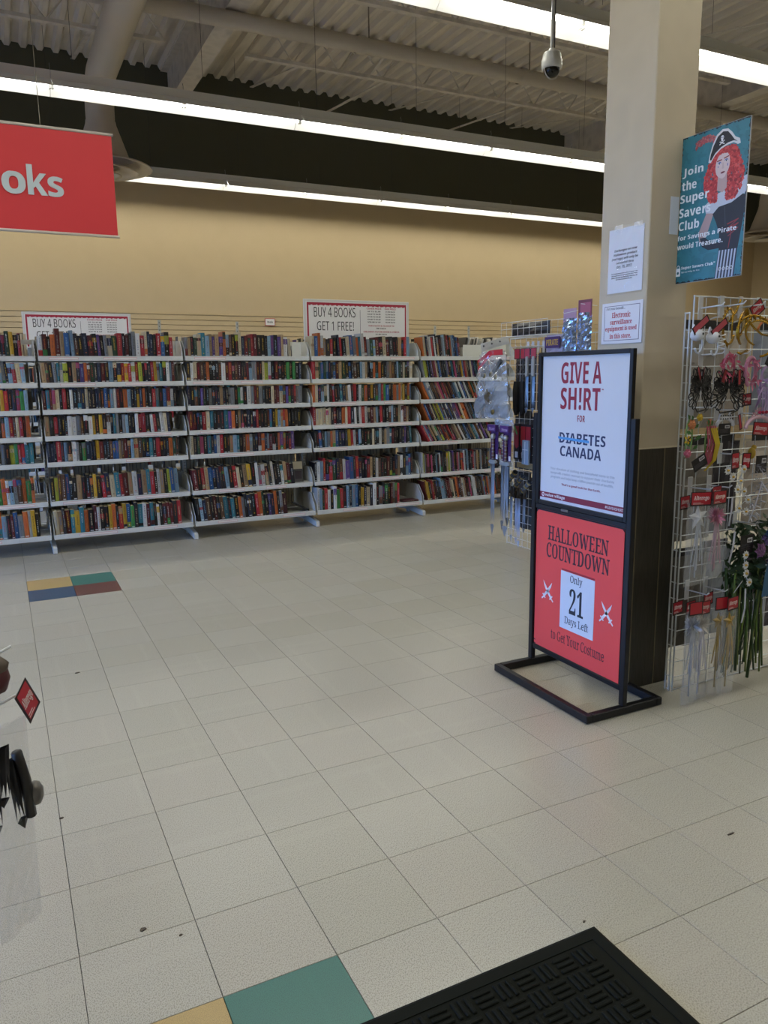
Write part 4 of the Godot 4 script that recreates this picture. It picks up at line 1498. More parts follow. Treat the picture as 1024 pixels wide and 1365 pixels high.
func pirate_print():
	var W = 840
	var H = 1488
	var im = Image.create(W, H, false, Image.FORMAT_RGB8)
	var r = RandomNumberGenerator.new()
	r.seed = 9
	im.fill(hexc("2f7280"))
	# mottled studio cloth behind the model
	for i in 500:
		var c = hexc("2f7280").lerp(hexc(["3f8d9b", "1f5663"][r.randi() % 2]), r.randf_range(0.05, 0.25))
		blob(im, r.randf() * W, r.randf() * H, r.randf_range(16, 80), r.randf_range(16, 80), c)
	# black grunge border
	for i in 260:
		var e = r.randi() % 4
		var t = r.randf()
		var q = [Vector2(t * W, 0), Vector2(t * W, H), Vector2(0, t * H), Vector2(W, t * H)][e]
		blob(im, q.x, q.y, r.randf_range(6, 20), r.randf_range(6, 20), hexc("10161a"))
	var red = hexc("b52d31")
	# feather
	for i in 220:
		var u = r.randf()
		blob(im, W * (0.22 + 0.31 * u) + r.randf_range(-14, 14), H * (0.085 - 0.03 * sin(u * 3.0)) + r.randf_range(-34, 34), r.randf_range(5, 16), r.randf_range(4, 10), hexc(["b84a4e", "a33a40", "c46662"][r.randi() % 3]).lerp(hexc("2f7280"), 0.25 * r.randf()), r.randf() * PI)
	# striped skirt
	fill_poly(im, V([0.66, 0.80, 0.93, 0.80, 0.90, 1.0, 0.62, 1.0], W, H), hexc("262a3c"))
	for i in 6:
		var a = 0.665 + i * 0.045
		fill_poly(im, V([a, 0.80, a + 0.022, 0.80, a - 0.012 + i * 0.001, 1.0, a - 0.036 + i * 0.001, 1.0], W, H), hexc("a9b4c6"))
	# blouse
	fill_poly(im, V([0.40, 0.50, 0.55, 0.44, 0.74, 0.42, 0.92, 0.37, 1.0, 0.36, 1.0, 0.46, 0.96, 0.49, 0.80, 0.52, 0.62, 0.58, 0.54, 0.57, 0.44, 0.56], W, H), hexc("b9bfce"))
	# arm and glove
	fill_poly(im, V([0.44, 0.55, 0.55, 0.56, 0.50, 0.64, 0.44, 0.73, 0.36, 0.74, 0.33, 0.68, 0.38, 0.62], W, H), hexc("a98f8f"))
	fill_poly(im, V([0.36, 0.71, 0.44, 0.71, 0.54, 0.755, 0.66, 0.76, 0.66, 0.80, 0.50, 0.80, 0.40, 0.77], W, H), hexc("20222b"))
	# bodice
	fill_poly(im, V([0.535, 0.565, 0.62, 0.525, 0.80, 0.515, 0.96, 0.475, 1.0, 0.49, 0.98, 0.64, 0.93, 0.82, 0.66, 0.815, 0.65, 0.70, 0.59, 0.62], W, H), hexc("1e2029"))
	fill_poly(im, V([0.70, 0.53, 0.712, 0.53, 0.74, 0.66, 0.728, 0.66], W, H), hexc("33363f"))
	for i in 3:
		var y = 0.635 + i * 0.028
		fill_poly(im, V([0.76, y + 0.012, 0.92, y - 0.01, 0.92, y - 0.002, 0.76, y + 0.020], W, H), hexc("8f2a30"))
		fill_poly(im, V([0.92, y - 0.01, 0.78, y + 0.036, 0.78, y + 0.043, 0.92, y - 0.003], W, H), hexc("8f2a30"))
	fill_poly(im, V([0.82, 0.70, 0.83, 0.70, 0.80, 0.81, 0.79, 0.81], W, H), hexc("8f2a30"))
	# hair mass
	for i in 1700:
		var t = r.randf()
		var half = 0.15 + 0.17 * sin(PI * min(1.0, t * 0.95)) * (0.55 + 0.45 * t)
		var cx = 0.665 + r.randf_range(-1, 1) * half
		if t > 0.62 and abs(cx - 0.645) < 0.05 + 0.05 * (t - 0.62):
			continue
		blob(im, W * cx, H * lerpf(0.15, 0.485, t), r.randf_range(6, 17), r.randf_range(8, 22), hexc(["bb3336", "a3282d", "c84440", "8c2026", "b02d31", "cf514a"][r.randi() % 6]), r.randf() * PI)
	# neck and face
	fill_poly(im, V([0.58, 0.31, 0.71, 0.31, 0.72, 0.41, 0.66, 0.435, 0.58, 0.415], W, H), hexc("b39a9a"))
	blob(im, W * 0.640, H * 0.255, W * 0.104, H * 0.083, hexc("cdb9b9"), 0.10)
	fill_poly(im, V([0.56, 0.285, 0.725, 0.275, 0.685, 0.335, 0.645, 0.345, 0.60, 0.335], W, H), hexc("cdb9b9"))
	# eyes, brows, nose, mouth, painted tear
	for q in [[0.593, 0.240], [0.690, 0.230]]:
		blob(im, W * q[0], H * q[1], 21, 13, hexc("6a70a2"))
		blob(im, W * q[0], H * (q[1] + 0.004), 15, 7, hexc("d8d6da"))
		blob(im, W * q[0], H * (q[1] + 0.004), 7, 7, hexc("17181e"))
	fill_poly(im, V([0.555, 0.221, 0.625, 0.217, 0.625, 0.224, 0.555, 0.229], W, H), hexc("7a2a26"))
	fill_poly(im, V([0.655, 0.212, 0.725, 0.205, 0.725, 0.212, 0.655, 0.220], W, H), hexc("7a2a26"))
	fill_poly(im, V([0.636, 0.24, 0.650, 0.24, 0.664, 0.276, 0.655, 0.282, 0.632, 0.280], W, H), hexc("bda7a7"))
	blob(im, W * 0.647, H * 0.305, 26, 9, hexc("7a2a38"), -0.1)
	fill_poly(im, V([0.618, 0.306, 0.678, 0.300, 0.678, 0.303, 0.618, 0.309], W, H), hexc("4a1620"))
	blob(im, W * 0.712, H * 0.262, 5, 14, hexc("5660a0"))
	blob(im, W * 0.575, H * 0.262, 4, 10, hexc("5660a0"))
	# fringe
	for i in 240:
		var u = r.randf()
		blob(im, W * (0.53 + 0.23 * u), H * (0.185 - 0.02 * sin(u * PI) + r.randf_range(-0.014, 0.012)), 13, 11, hexc(["bb3336", "a3282d", "c84440"][r.randi() % 3]))
	# hat: white edge, then black felt
	fill_poly(im, V([0.425, 0.215, 0.435, 0.175, 0.47, 0.11, 0.53, 0.05, 0.61, 0.025, 0.69, 0.032, 0.75, 0.062, 0.80, 0.098, 0.865, 0.118, 0.88, 0.150, 0.84, 0.152, 0.78, 0.132, 0.70, 0.135, 0.60, 0.150, 0.52, 0.180, 0.46, 0.222], W, H), hexc("c9ccd0"))
	fill_poly(im, V([0.445, 0.200, 0.455, 0.168, 0.49, 0.115, 0.545, 0.064, 0.62, 0.041, 0.69, 0.050, 0.74, 0.080, 0.79, 0.115, 0.835, 0.132, 0.78, 0.120, 0.70, 0.122, 0.60, 0.138, 0.52, 0.166, 0.465, 0.205], W, H), hexc("17181d"))
	# skull and crossed bones
	blob(im, W * 0.612, H * 0.078, 19, 21, hexc("d5d7d8"))
	fill_poly(im, V([0.597, 0.086, 0.627, 0.086, 0.624, 0.102, 0.600, 0.102], W, H), hexc("d5d7d8"))
	blob(im, W * 0.602, H * 0.078, 5, 5, hexc("17181d"))
	blob(im, W * 0.622, H * 0.078, 5, 5, hexc("17181d"))
	fill_poly(im, V([0.572, 0.104, 0.580, 0.099, 0.652, 0.119, 0.645, 0.125], W, H), hexc("d5d7d8"))
	fill_poly(im, V([0.652, 0.100, 0.644, 0.096, 0.572, 0.119, 0.579, 0.125], W, H), hexc("d5d7d8"))
	im.resize(420, 744, Image.INTERPOLATE_LANCZOS)
	return ImageTexture.create_from_image(im)

func build_pirate_poster():
	var x = 2.70
	var zc = -0.470
	var o = thing("poster", "teal club poster of a red haired pirate mounted flag-like on the pillar", "poster", Vector3(x, 2.193, zc), FACE_LEFT)
	var s = st()
	box(s, Vector3.ZERO, Vector3(0.345, 0.61, 0.005))
	obj("board", s, mat("b9bcc0", 0.5), o)
	var m = StandardMaterial3D.new()
	m.albedo_texture = pirate_print()
	m.roughness = 0.42
	var f = SurfaceTool.new()
	f.begin(Mesh.PRIMITIVE_TRIANGLES)
	var hw = 0.1715
	var hh = 0.3035
	var P = [Vector3(-hw, -hh, 0.003), Vector3(hw, -hh, 0.003), Vector3(hw, hh, 0.003), Vector3(-hw, hh, 0.003)]
	var T = [Vector2(0, 1), Vector2(1, 1), Vector2(1, 0), Vector2(0, 0)]
	for i in [0, 2, 1, 0, 3, 2]:
		f.set_uv(T[i])
		f.set_normal(Vector3(0, 0, 1))
		f.add_vertex(P[i])
	obj("print", f.commit(), m, o)
	var wh = mat("dfe5ea", 0.5)
	var c = 0.0036
	var yo = 2.193
	for l in [["Join", -0.160, -0.050, 2.330, 2.372], ["the", -0.160, -0.082, 2.279, 2.318], ["Super", -0.166, -0.013, 2.216, 2.262], ["Savers", -0.168, 0.0, 2.168, 2.206], ["Club", -0.168, -0.056, 2.113, 2.152]]:
		lettering(o, l[0], l[1], l[2], l[3] - yo, l[4] - yo, wh, true, "Droid Sans", c)
	lettering(o, "for Savings a Pirate", -0.170, 0.136, 2.066 - yo, 2.092 - yo, wh, true, "Droid Sans", c)
	lettering(o, "would Treasure.", -0.170, 0.072, 2.033 - yo, 2.056 - yo, wh, true, "Droid Sans", c)
	lettering(o, "Super Savers Club", -0.140, 0.030, 1.944 - yo, 1.960 - yo, wh, true, "Droid Sans", c)
	lettering(o, "TM", 0.031, 0.040, 1.956 - yo, 1.960 - yo, wh, true, "Droid Sans", c)
	lettering(o, "Sign up today for free", -0.140, -0.040, 1.931 - yo, 1.939 - yo, wh, false, "Droid Sans", c)
	# padlock-like tag mark
	s = st()
	box(s, Vector3(-0.158, 1.937 - yo, c), Vector3(0.024, 0.034, 0.0006))
	obj("tag_mark", s, wh, o)
	s = smooth(st())
	var arc = []
	for i in 9:
		var t = PI * i / 8.0
		arc.append(Vector3(-0.158 - cos(t) * 0.008, 1.953 - yo + sin(t) * 0.013, c))
	tube(s, arc, 0.0014, 4)
	obj("tag_loop", s, wh, o)
	s = st()
	prism(s, star_poly(10, 0.006, 0.0058), 0.0004, Transform3D(Basis.IDENTITY, Vector3(-0.158, 1.934 - yo, c + 0.0005)))
	obj("tag_dot", s, mat("23606e", 0.5), o)
	for i in 4:
		s = smooth(st())
		var ring = []
		for k in 12:
			var t = TAU * k / 12
			ring.append(Vector3(0.066 + i * 0.019 + cos(t) * 0.006, 1.926 - yo + sin(t) * 0.006, c))
		tube(s, ring, 0.0012, 4, -1.0, true)
		obj("round_icon", s, wh, o)
	# bracket that fixes it to the pillar
	s = st()
	span(s, Vector3(-0.176, -0.2, -0.006), Vector3(-0.1685, 0.2, -0.001))
	obj("mount_rail", s, mat("a8abad", 0.4, 0.5), o)
	var w = thing("paper_sheet", "plain white sheet edge showing on the pillar behind the pirate poster", "sheet", Vector3(2.665, 2.178, -0.637))
	sheet_box("sheet", 0.05, 0.157, 0.002, mat("c9d0da", 0.5), w)

# ---------------------------------------------------------------- mat and floor litter
func build_mat():
	var rub = mat("0f130e", 0.8)
	rub.metallic_specular = 0.3
	var o = thing("rubber_mat", "dark green-black rubber floor mat with raised basket-weave ridges", "mat", Vector3(0.36, 0, 0.532))
	var s = st()
	var w = 0.921
	var d = 0.92
	# base with bevelled rim
	var e = 0.012
	var A = [Vector3(0, 0.001, 0), Vector3(w, 0.001, 0), Vector3(w, 0.001, d), Vector3(0, 0.001, d)]
	var B = [Vector3(e, 0.008, e), Vector3(w - e, 0.008, e), Vector3(w - e, 0.008, d - e), Vector3(e, 0.008, d - e)]
	var f = 0.042
	var C = [Vector3(f, 0.0075, f), Vector3(w - f, 0.0075, f), Vector3(w - f, 0.0075, d - f), Vector3(f, 0.0075, d - f)]
	var D = []
	for q in C:
		D.append(q + Vector3(0, -0.0025, 0))
	for i in 4:
		var j = (i + 1) % 4
		quad(s, A[i], B[i], B[j], A[j])
		quad(s, B[i], C[i], C[j], B[j])
		quad(s, C[i], D[i], D[j], C[j])
	quad(s, D[3], D[2], D[1], D[0])
	quad(s, A[0], A[1], A[2], A[3])
	obj("base", s, rub, o)
	var rs = st()
	var l = 0.0255
	bevel_box(rs, Vector3.ZERO, Vector3(0.011, 0.006, l * 2), 0.002)
	rs.generate_normals()
	var ridge = rs.commit()
	var pitch = 0.0615
	var n = int((w - 2 * f) / pitch)
	var list = []
	for i in n:
		for j in n:
			var c = Vector3(f + 0.006 + (i + 0.5) * pitch, 0.0078, f + 0.006 + (j + 0.5) * pitch)
			for k in [-1, 0, 1]:
				var alt = (i + j) % 2 == 0
				var p = c + (Vector3(k * 0.0185, 0, 0) if alt else Vector3(0, 0, k * 0.0185))
				var q = px(o.position + p)
				var vis = q.z > 0 and q.x > -20 and q.x < 1044 and q.y < 1390
				list.append([0.0 if not vis else 1.0 / (q.z * q.z), p, alt])
	list.sort_custom(func(a, b): return a[0] > b[0])
	var rest = st()
	var cnt = 0
	for q in list:
		var bs = Basis.IDENTITY if q[2] else Basis(Vector3.UP, PI / 2)
		if cnt < 295 and q[0] > 0:
			var r = obj("ridge", ridge, rub, o, q[1])
			r.basis = bs
			cnt += 1
		else:
			rest.append_from(ridge, 0, Transform3D(bs, q[1]))
	var ro = MeshInstance3D.new()
	ro.name = "further_ridges"
	ro.mesh = rest.commit()
	ro.material_override = rub
	ro.set_meta("kind", "stuff")
	o.add_child(ro, true)

func build_litter():
	for a in [[0.166, -0.026, 0.012, "brown leaf scrap on the floor beyond the yellow tile"], [1.976, 0.405, 0.016, "dark thin scrap on the floor past the mat corner"], [0.176, -2.126, 0.014, "small dark crumb on the floor before the mosaic square"], [0.256, 0.043, 0.006, "tiny dark crumb near the brown leaf scrap"], [1.269, 0.505, 0.006, "tiny dark crumb at the corner of the rubber mat"], [0.005, -0.721, 0.009, "small dark crumb beside the hanging toy weapons"]]:
		var s = st()
		var r = a[2]
		var rr = RandomNumberGenerator.new()
		rr.seed = int(r * 9999)
		var pts = []
		for k in 7:
			var t = TAU * k / 7
			pts.append(Vector2(cos(t) * r * (0.9 if a[0] != 1.976 else 1.0), sin(t) * r * (0.6 if a[0] != 1.976 else 0.25)) * rr.randf_range(0.7, 1.1))
		prism(s, pts, 0.003, Transform3D(Basis(Vector3(1, 0, 0), Vector3(0, 0, -1), Vector3(0, 1, 0)), Vector3(0, 0.0016, 0)))
		var o = obj("floor_litter", s, mat("4a4236", 0.8), self, Vector3(a[0], 0, a[1]))
		tag(o, a[3], "litter", "scraps on the floor")

func _ready():
	UNIT = BoxMesh.new()
	UNIT.size = Vector3.ONE
	build_view()
	build_strip_lights()
	build_floor()
	build_walls()
	build_ceiling()
	build_pillar()
	build_services()
	build_shelving()
	build_books()
	build_book_signs()
	build_banner()
	build_stand()
	build_pillar_signs()
	build_pirate_poster()
	build_mat()
	build_litter()
	build_right_display()
	build_sword_display()
	build_near_rack()

# ---------------------------------------------------------------- merchandise
func wire_grid(label, at, basis, w, h):
	var o = thing("wire_grid", label, "grid panel", at, basis, "white wire grid panels")
	var wm = mat("c4cacd", 0.35, 0.15)
	var s = st()
	var nx = int(round(w / 0.0762))
	var ny = int(round(h / 0.0762))
	for i in range(1, nx):
		tube(s, [Vector3(i * w / nx, 0.012, 0), Vector3(i * w / nx, h, 0)], 0.0024, 4)
	for j in range(1, ny):
		tube(s, [Vector3(0, j * h / ny, 0.0045), Vector3(w, j * h / ny, 0.0045)], 0.0024, 4)
	obj("wire_mesh", s, wm, o).set_meta("kind", "stuff")
	s = st()
	for q in [0.004, w - 0.004]:
		tube(s, [Vector3(q, 0.004, 0), Vector3(q, h, 0)], 0.0038, 6)
	for q in [0.012, h - 0.004]:
		tube(s, [Vector3(0, q, 0), Vector3(w, q, 0)], 0.0034, 6)
	obj("frame", s, wm, o)
	return o

func peg(label, at, basis, length):
	var o = thing("peg_hook", label, "hook", at, basis, "peg hooks on the wire grids")
	var wm = mat("c9ccce", 0.35, 0.1)
	var s = st()
	bevel_box(s, Vector3(0, 0.0, 0.004), Vector3(0.028, 0.095, 0.004), 0.001)
	obj("back_plate", s, wm, o)
	s = smooth(st())
	tube(s, [Vector3(0, 0.0, 0.006), Vector3(0, 0.004, length * 0.9), Vector3(0, 0.016, length)], 0.0032, 6)
	obj("rod", s, wm, o)
	return o

# red hang card with dark edge and white blackletter-like word, hung by its top edge, facing +z
func header_card(par, at, w, h, turn = 0.0, tilt = 0.0, word = true, face = "a81f2c"):
	var o = Node3D.new()
	o.name = "header_card"
	par.add_child(o, true)
	o.transform = Transform3D(Basis(Vector3(0, 0, 1), turn) * Basis(Vector3(0, 1, 0), tilt), at)
	var s = st()
	box(s, Vector3(0, -h * 0.5, 0), Vector3(w, h, 0.0012))
	obj("card", s, mat("1c1214", 0.45), o)
	var e = 0.006
	s = st()
	span(s, Vector3(-w * 0.5 + e, -h + e, 0.0006), Vector3(w * 0.5 - e, -e * 0.6, 0.001))
	span(s, Vector3(-w * 0.5 + e, -h + e, -0.001), Vector3(w * 0.5 - e, -e * 0.6, -0.0006))
	obj("red_face", s, mat(face, 0.4), o)
	if word:
		lettering(o, "Alterego", -w * 0.36, w * 0.36, -h * 0.66, -h * 0.26, mat("d9cfcf", 0.5), true, "Droid Serif", 0.0013)
		s = st()
		span(s, Vector3(-w * 0.38, -h * 0.80, 0.001), Vector3(-w * 0.02, -h * 0.765, 0.0014))
		span(s, Vector3(-w * 0.38, -h * 0.87, 0.001), Vector3(w * 0.1, -h * 0.845, 0.0014))
		obj("fine_print", s, mat("c9b9b9", 0.5), o)
	return o

func barcode_card(par, at, w, h, turn = 0.0):
	var o = Node3D.new()
	o.name = "barcode_card"
	par.add_child(o, true)
	o.transform = Transform3D(Basis(Vector3(0, 0, 1), turn), at)
	var s = st()
	box(s, Vector3(0, -h * 0.5, 0), Vector3(w, h, 0.0012))
	obj("card", s, mat("121116", 0.4), o)
	s = st()
	span(s, Vector3(w * 0.02, -h * 0.42, 0.0006), Vector3(w * 0.4, -h * 0.16, 0.001))
	obj("barcode_label", s, mat("c9cbd2", 0.5), o)
	s = st()
	for i in 9:
		span(s, Vector3(w * 0.06 + i * w * 0.034, -h * 0.36, 0.001), Vector3(w * 0.06 + i * w * 0.034 + w * (0.012 + 0.008 * (i % 3)), -h * 0.22, 0.0013))
	obj("bars", s, mat("1a1a22", 0.5), o)
	s = st()
	for i in 5:
		span(s, Vector3(-w * 0.42, -h * (0.52 + 0.07 * i), 0.0006), Vector3(w * (0.3 - 0.1 * (i % 2)), -h * (0.50 + 0.07 * i), 0.0009))
	obj("fine_print", s, mat("57545c", 0.5), o)
	return o

func flower(s, c, r, petals, basis = Basis.IDENTITY):
	for i in petals:
		var a = TAU * i / petals
		var d = Vector3(cos(a), sin(a), 0)
		var n = Vector3(-sin(a), cos(a), 0)
		var p0 = c + basis * (d * r * 0.15)
		var p1 = c + basis * (d * r * 0.62 + n * r * 0.30 + Vector3(0, 0, r * 0.12))
		var p2 = c + basis * (d * r + Vector3(0, 0, -r * 0.05))
		var p3 = c + basis * (d * r * 0.62 - n * r * 0.30 + Vector3(0, 0, r * 0.12))
		quad(s, p0, p3, p2, p1)

func ball(s, c, r, flat = 1.0, seg = 8):
	var pr = []
	for i in 6:
		var t = PI * i / 5.0
		pr.append([r * sin(t), -r * cos(t) * flat])
	lathe(s, pr, seg, Transform3D(Basis.IDENTITY, c))

func rose(par, at, r, colour):
	var s = smooth(st())
	ball(s, Vector3.ZERO, r * 0.6)
	var o = obj("rose", s, mat(colour, 0.6), par, at)
	s = st()
	for k in 3:
		flower(s, Vector3(0, 0, r * (0.1 + 0.2 * k)), r * (1.0 - 0.22 * k), 6 - k, Basis(Vector3(0, 0, 1), k * 0.5))
	obj("petals", s, mat(colour, 0.6), o)

func ring_pts(c, rx, ry, basis, a0 = 0.0, a1 = TAU, n = 20):
	var o = []
	for i in n + 1:
		var t = lerpf(a0, a1, float(i) / n)
		o.append(c + basis * Vector3(cos(t) * rx, sin(t) * ry, 0))
	return o

func leaf(s, c, d, w, up = Vector3(0, 0, 1)):
	var n = d.cross(up).normalized() * w * 0.5
	var lift = up * w * 0.15
	quad(s, c, c + d * 0.5 - n + lift, c + d, c + d * 0.5 + n + lift)

func build_right_display():
	var Z = -0.52
	wire_grid("white wire grid panel beside the steel foot of the pillar", Vector3(2.685, 0, Z), Basis.IDENTITY, 0.61, 1.83)
	wire_grid("white wire grid panel at the photo edge behind the blue flowers", Vector3(3.297, 0, Z), Basis.IDENTITY, 0.61, 1.83)
	wire_grid("white wire grid panel set on edge between pillar and costume accessories", Vector3(2.68, 0, Z - 0.008), Basis(Vector3.UP, PI / 2), 0.032, 1.76)
	var pg = [[2.72, 1.775, "top row, first from the pillar"], [2.85, 1.785, "top row, second from the pillar"], [2.97, 1.785, "top row, third from the pillar"], [3.09, 1.785, "top row, fourth from the pillar"], [2.74, 1.575, "second row over the black lace masks"], [2.90, 1.575, "second row over the pink tiaras"], [2.70, 1.345, "over the pair of flower crowns"], [2.86, 1.33, "over the leopard headband"], [3.02, 1.31, "over the pink princess headband"], [2.72, 0.985, "above the white star wand"], [2.84, 0.985, "above the pink wand"], [2.90, 1.13, "above the daisy chains"], [2.74, 0.50, "above the silver wand"], [2.86, 0.50, "above the gold wand"], [3.03, 0.80, "above the green garland"]]
	for q in pg:
		peg("white peg hook with back plate, " + q[2], Vector3(q[0], q[1], Z + 0.004), Basis.IDENTITY, 0.13)

	# gold headbands tangled together
	var gold = mat("a8842a", 0.25, 0.85)
	var gl = ["thick gold headband with curled tail at the top of the rack", "gold hoop headband hanging lowest in the gold tangle", "gold leaf headband with the tilted red card"]
	var gc = [Vector3(2.855, 1.685, -0.40), Vector3(2.875, 1.650, -0.345), Vector3(2.825, 1.695, -0.445)]
	for i in 3:
		var o = thing("gold_headband", gl[i], "headband", gc[i], Basis.IDENTITY, "gold headbands")
		var b = Basis(Vector3(0, 1, 0), [0.5, -0.4, 0.2][i]) * Basis(Vector3(0, 0, 1), [0.3, -0.8, 1.6][i])
		var s = smooth(st())
		tube(s, ring_pts(Vector3.ZERO, [0.085, 0.095, 0.075][i], [0.065, 0.075, 0.05][i], b, -0.6, 4.2, 26), 0.0055, 7)
		obj("band", s, gold, o)
		s = smooth(st())
		tube(s, ring_pts(Vector3(0.005, 0.01, 0.012), 0.06, 0.05, b * Basis(Vector3(1, 0, 0), 0.5), 0.4, 5.2, 22), 0.004, 6)
		obj("inner_band", s, gold, o)
		s = smooth(st())
		tube(s, [Vector3(0.02, 0.03, 0.015), Vector3(0.05, 0.0, 0.02), Vector3(0.10, -0.025, 0.02), Vector3(0.15, -0.03, 0.02)] if i == 0 else ([Vector3(0, 0.02, 0.0), Vector3(0.03, 0.07, 0.01), Vector3(0.05, 0.115, 0.01)] if i == 2 else [Vector3(-0.05, -0.06, 0), Vector3(-0.10, -0.075, 0.01), Vector3(-0.12, -0.07, 0.01)]), 0.005, 6)
		obj("tail", s, gold, o)
		s = st()
		for k in 9:
			var a = 0.4 + k * 0.28
			leaf(s, b * Vector3(cos(a) * 0.07, sin(a) * 0.055, 0.004), b * (Vector3(cos(a + 0.5), sin(a + 0.5), 0.2) * 0.035), 0.016)
		obj("leaves", s, gold, o)
		if i == 2:
			header_card(o, Vector3(0.155, 0.105, 0.0), 0.085, 0.06, 0.62, 0.0, true)
	var oh = thing("orange_headband", "orange hoop headband hanging beside the gold headbands", "headband", Vector3(3.02, 1.665, -0.40))
	var so = smooth(st())
	tube(so, ring_pts(Vector3.ZERO, 0.07, 0.06, Basis.IDENTITY, 0.2, 2.9, 18), 0.005, 7)
	obj("band", so, mat("b9662a", 0.35), oh)

	# white kitten headbands with pink cards
	for i in 2:
		var o = thing("animal_headband", ["white kitten face headband closest to the pillar", "white kitten face headband with a curled white wire"][i], "headband", [Vector3(2.605, 1.655, -0.42), Vector3(2.69, 1.645, -0.41)][i], Basis.IDENTITY, "white animal headbands")
		var s = smooth(st())
		ball(s, Vector3.ZERO, 0.030, 0.9, 12)
		obj("face", s, mat("c9ced6", 0.8), o)
		for sx in [-1, 1]:
			s = st()
			prism(s, poly([-0.012, 0, 0.012, 0, 0.004 * sx, 0.024]), 0.008, Transform3D(Basis.IDENTITY, Vector3(sx * 0.018, 0.02, 0)))
			obj("ear", s, mat("c9ced6", 0.8), o)
		s = smooth(st())
		ball(s, Vector3(0.004, 0.004, 0.027), 0.0055)
		obj("nose", s, mat("15161f", 0.4), o)
		s = smooth(st())
		tube(s, ring_pts(Vector3(0.012, -0.035, 0), 0.045, 0.04, Basis(Vector3(0, 1, 0), 0.4), -2.6, 0.6, 16), 0.004, 6)
		obj("band", s, mat("c6ccd6", 0.5), o)
		if i == 1:
			s = smooth(st())
			var cp = []
			for k in 40:
				var t = k * 0.5
				cp.append(Vector3(0.04 + cos(t) * 0.018, 0.015 - k * 0.0016, 0.01 + sin(t) * 0.012))
			tube(s, cp, 0.0025, 5)
			obj("coil", s, mat("d3d8de", 0.4), o)
		header_card(o, Vector3(-0.005 + 0.015 * i, 0.055, 0.014), 0.105, 0.034, 0.62, 0.0, false, "b8525e")

	# pink tiaras
	var pk = ["b5607e", "bd7f9c", "a84a66"]
	var pl = ["round pink headband hanging under the gold headbands", "pink feathered tiara with upright red tags", "lilac tulle headband with a black card"]
	for i in 3:
		var o = thing("pink_headband", pl[i], "headband", [Vector3(2.925, 1.500, -0.40), Vector3(2.80, 1.515, -0.41), Vector3(3.03, 1.46, -0.40)][i], Basis.IDENTITY, "pink headbands")
		var m = mat([pk[1], pk[0], "a48ab8"][i], 0.6)
		var s = smooth(st())
		tube(s, ring_pts(Vector3.ZERO, 0.05, 0.062, Basis(Vector3(0, 1, 0), 0.25), -1.2, 4.4, 22), 0.0085 if i == 0 else 0.005, 8)
		obj("band", s, m, o)
		s = st()
		var r = RandomNumberGenerator.new()
		r.seed = 60 + i
		for k in 46:
			var a = r.randf() * TAU
			var q = Vector3(cos(a) * 0.045, sin(a) * 0.05, r.randf_range(-0.01, 0.02)) + Vector3(0, -0.02 if i == 2 else 0.0, 0)
			leaf(s, q, Vector3(r.randf_range(-1, 1), r.randf_range(-1.2, 0.8), r.randf_range(-0.3, 0.6)) * (0.035 if i != 2 else 0.055), 0.014)
		obj("frills", s, mat([pk[0], "b04a68", "9d86b4"][i], 0.7), o)
		if i == 1:
			header_card(o, Vector3(0.03, -0.005, 0.03), 0.028, 0.07, 0.08, 0.2, false)
			header_card(o, Vector3(0.0, -0.005, 0.025), 0.022, 0.06, -0.12, 0.4, false)
		if i == 2:
			barcode_card(o, Vector3(0.015, 0.105, 0.02), 0.07, 0.055, -0.5)
			s = st()
			for k in 6:
				ribbon(s, [Vector3(-0.03 + k * 0.014, -0.03, 0.01), Vector3(-0.035 + k * 0.016, -0.10, 0.02), Vector3(-0.03 + k * 0.013, -0.17, 0.015)], 0.007)
			obj("streamers", s, mat("a596c4", 0.5), o)

	# black lace masks
	for i in 2:
		var o = thing("lace_mask", ["black lace butterfly mask closest to the pillar", "black lace butterfly mask farther from the pillar"][i], "mask", [Vector3(2.625, 1.425, -0.40), Vector3(2.79, 1.415, -0.395)][i], Basis(Vector3(0, 1, 0), 0.25 - 0.35 * i), "black lace masks")
		var m = mat("0d0c0f", 0.5)
		var s = st()
		for sx in [-1.0, 1.0]:
			for k in 9:
				var a = -0.9 + k * 0.3
				var d = Vector3(cos(a) * sx, sin(a), 0.0)
				var L = 0.098 + 0.014 * sin(k * 1.3)
				tube(s, ring_pts(d * L * 0.80 , L * 0.20, 0.015, Basis(Vector3(0, 0, 1), a if sx > 0 else PI - a), 0, TAU, 10), 0.0028, 4)
				tube(s, ring_pts(d * L * 0.45, L * 0.22, 0.009, Basis(Vector3(0, 0, 1), a if sx > 0 else PI - a), 0, TAU, 10), 0.0026, 4)
				tube(s, [Vector3(0.006 * sx, 0, 0), d * L], 0.0017, 4)
			tube(s, ring_pts(Vector3(0.035 * sx, 0.004, 0.004), 0.022, 0.013, Basis.IDENTITY, 0, TAU, 14), 0.003, 5)
		obj("lace", s, m, o)
		s = st()
		for sx in [-1.0, 1.0]:
			prism(s, poly([0.0, 0.016, 0.012 * sx, 0.04, 0.056 * sx, 0.062, 0.088 * sx, 0.04, 0.07 * sx, 0.016, 0.03 * sx, 0.024, 0.012 * sx, 0.0]), 0.0015)
		obj("brow_panel", s, m, o)
		s = st()
		ribbon(s, [Vector3(-0.05, -0.03, 0.01), Vector3(-0.07, -0.07, 0.015), Vector3(-0.06, -0.09, 0.02), Vector3(0.02, -0.082, 0.02)], 0.006, Vector3(0, 1, 0.2))
		ribbon(s, [Vector3(0.05, -0.03, 0.01), Vector3(0.045, -0.08, 0.015), Vector3(0.0, -0.094, 0.02)], 0.006, Vector3(0.2, 1, 0.2))
		obj("ribbon_ties", s, m, o)
		header_card(o, Vector3([-0.055, -0.03][i], 0.095, 0.01), 0.035, 0.062, [0.5, -0.3][i], 0.3, false, "8c1c28")
